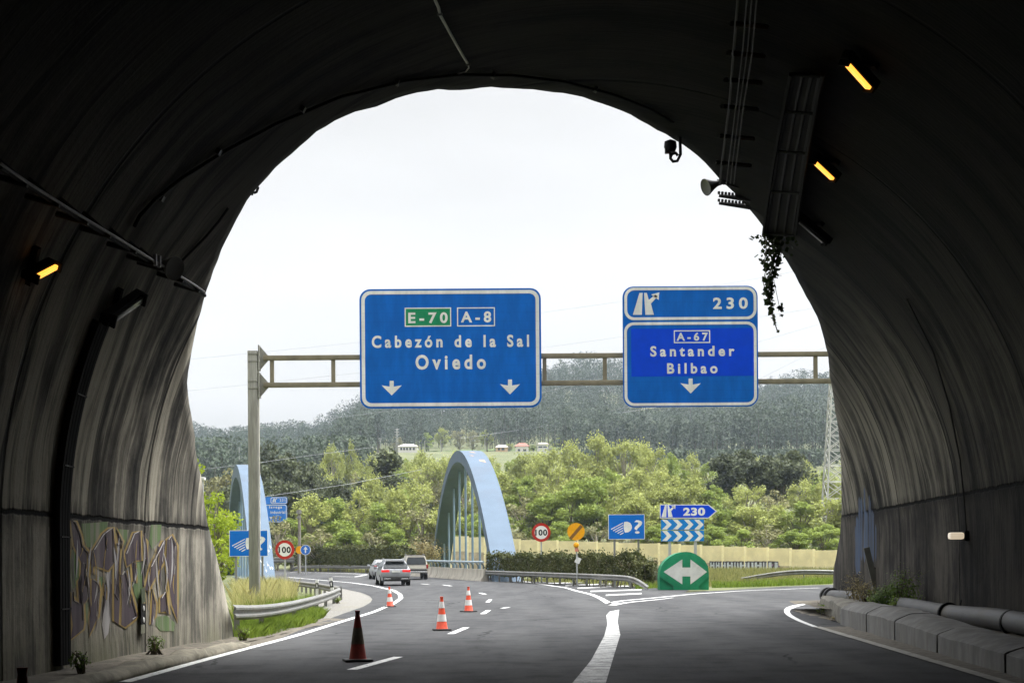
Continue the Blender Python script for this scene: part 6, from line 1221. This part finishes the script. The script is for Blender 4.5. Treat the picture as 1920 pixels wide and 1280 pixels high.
lob = 1 + .4 * np.sin(an * 3 + r_.uniform(0, 6, (n, 1))) * np.sin(zz * 9 + r_.uniform(0, 6, (n, 1)))
C = np.stack([X[:, None] + np.cos(an) * rad * lob * Wd[:, None] / 2, Y[:, None] + np.sin(an) * rad * lob * Wd[:, None] / 2, Zb[:, None] + zz * Ht[:, None]], -1).reshape(-1, 3)
patch = np.sin(X * .011 + 1) * np.sin(Y * .013) * .5 + np.sin(X * .031) * np.sin(Y * .027 + 2) * .4
tone = np.clip((.45 + .26 * patch + r_.normal(0, .12, n) + np.where(Y < 545, .25, 0))[:, None] + r_.normal(0, .04, (n, KQ)), 0, 1).ravel()
M_FOREST = leafmat('forest_leaves', (.020, .034, .020), (.052, .078, .040), .15, 0, .85)
fo = quads_mesh('hill_forest', C, r_.uniform(.6, 1.3, len(C)), tone, M_FOREST, None, 13, up=.5); tag(fo, kind='stuff')
k3 = r_.random(n) < .4; Xk, Yk, Zk, Hk = X[k3], Y[k3], Zb[k3], Ht[k3]; w3 = .22
V = np.stack([np.stack([Xk - w3, Yk - .4, Zk - 1], 1), np.stack([Xk + w3, Yk - .4, Zk - 1], 1), np.stack([Xk + w3 * .5, Yk - .4, Zk + Hk * .8], 1), np.stack([Xk - w3 * .5, Yk - .4, Zk + Hk * .8], 1), ], 1)
V2 = V.copy(); V2[:, :, 0] = Xk[:, None]; V2[:, 0, 1] -= w3; V2[:, 3, 1] -= w3; V2[:, 1, 1] += w3; V2[:, 2, 1] += w3
tag(raw_mesh('forest_trunks', np.concatenate([V, V2]).reshape(-1, 3), 4, np.tile(np.repeat(np.random.default_rng(3).uniform(.2, 1, len(Xk)), 4), 2), leafmat('forest_bark', (.05, .05, .045), (.17, .16, .14), 0, 0)), kind='stuff')
# meadow on the slope
m = MB(); V = []
cols_ = np.linspace(690, 1058, 24); rows_ = np.linspace(690, 742, 10)
for D in rows_:
    for px_ in cols_: x = (px_ - CX) / FPX * D; V.append((x, D, float(zg(x, D)) + .25 + .3 * math.sin(px_ * .11)))
m.add(V, [(i * 24 + j, i * 24 + j + 1, (i + 1) * 24 + j + 1, (i + 1) * 24 + j) for i in range(9) for j in range(23)])
t = NT('meadow_grass'); c = t.mix(t.rng(t.noise(t.pos(), .05, 5, .6), .35, .65), (.08, .13, .035), (.17, .21, .065)); t.col(c); t.rough(.9); tag(m.build('meadow', t.mat, smooth='all', fix=False), kind='structure')
random.seed(9)
for px_, yt, D, w_, kd, lb in [(800, 808, 690, 26, 'fresh', 'green tree on the left of the hillside meadow'), (828, 803, 700, 30, 'spring', 'greenish tree at the top of the hillside meadow'), (862, 797, 705, 34, 'olive', 'grey-beige blossoming tree in the middle of hillside meadow'), (885, 800, 702, 28, 'olive', 'beige blossoming tree right of the meadow middle'), (912, 806, 695, 28, 'spring', 'pale tree at the right of the hillside meadow'), (745, 812, 700, 26, 'olive', 'pale bare tree beside the lattice pylon on the slope'), (955, 830, 660, 18, 'spring', 'small tree between apricot and red roofed house'), (1050, 818, 690, 40, 'fresh', 'low wide green tree right of the flat roofed house'), (1080, 820, 690, 40, 'fresh', 'low wide green tree below the slope pylon'), (1000, 832, 660, 18, 'fresh', 'small tree between red roofed and flat roofed house')]: plant_tree(kd, px_, yt, D, w_, lb, 'trees around the hillside houses')
# ------------------------------------------------------------------ air
m = MB(); m.box((0, 735, 98), (1860, 1700, 212)); hz = m.build('haze', None) if False else None
me = bpy.data.meshes.new('haze'); bm = bmesh.new(); bmesh.ops.create_cube(bm, size=1)
for v in bm.verts: v.co = Vector((v.co.x * 1860, v.co.y * 1700 + 730, v.co.z * 260 + 94))
bm.to_mesh(me); bm.free(); hz = bpy.data.objects.new('haze', me); COL.objects.link(hz); tag(hz, kind='stuff')
hm = bpy.data.materials.new('haze_air'); hm.use_nodes = True; hn = hm.node_tree; hn.nodes.clear(); ho = hn.nodes.new('ShaderNodeOutputMaterial'); hv = hn.nodes.new('ShaderNodeVolumePrincipled')
hv.inputs['Color'].default_value = (.72, .83, 1.0, 1); hv.inputs['Density'].default_value = .00013; hv.inputs['Anisotropy'].default_value = .2; hn.links.new(hv.outputs[0], ho.inputs['Volume']); me.materials.append(hm)
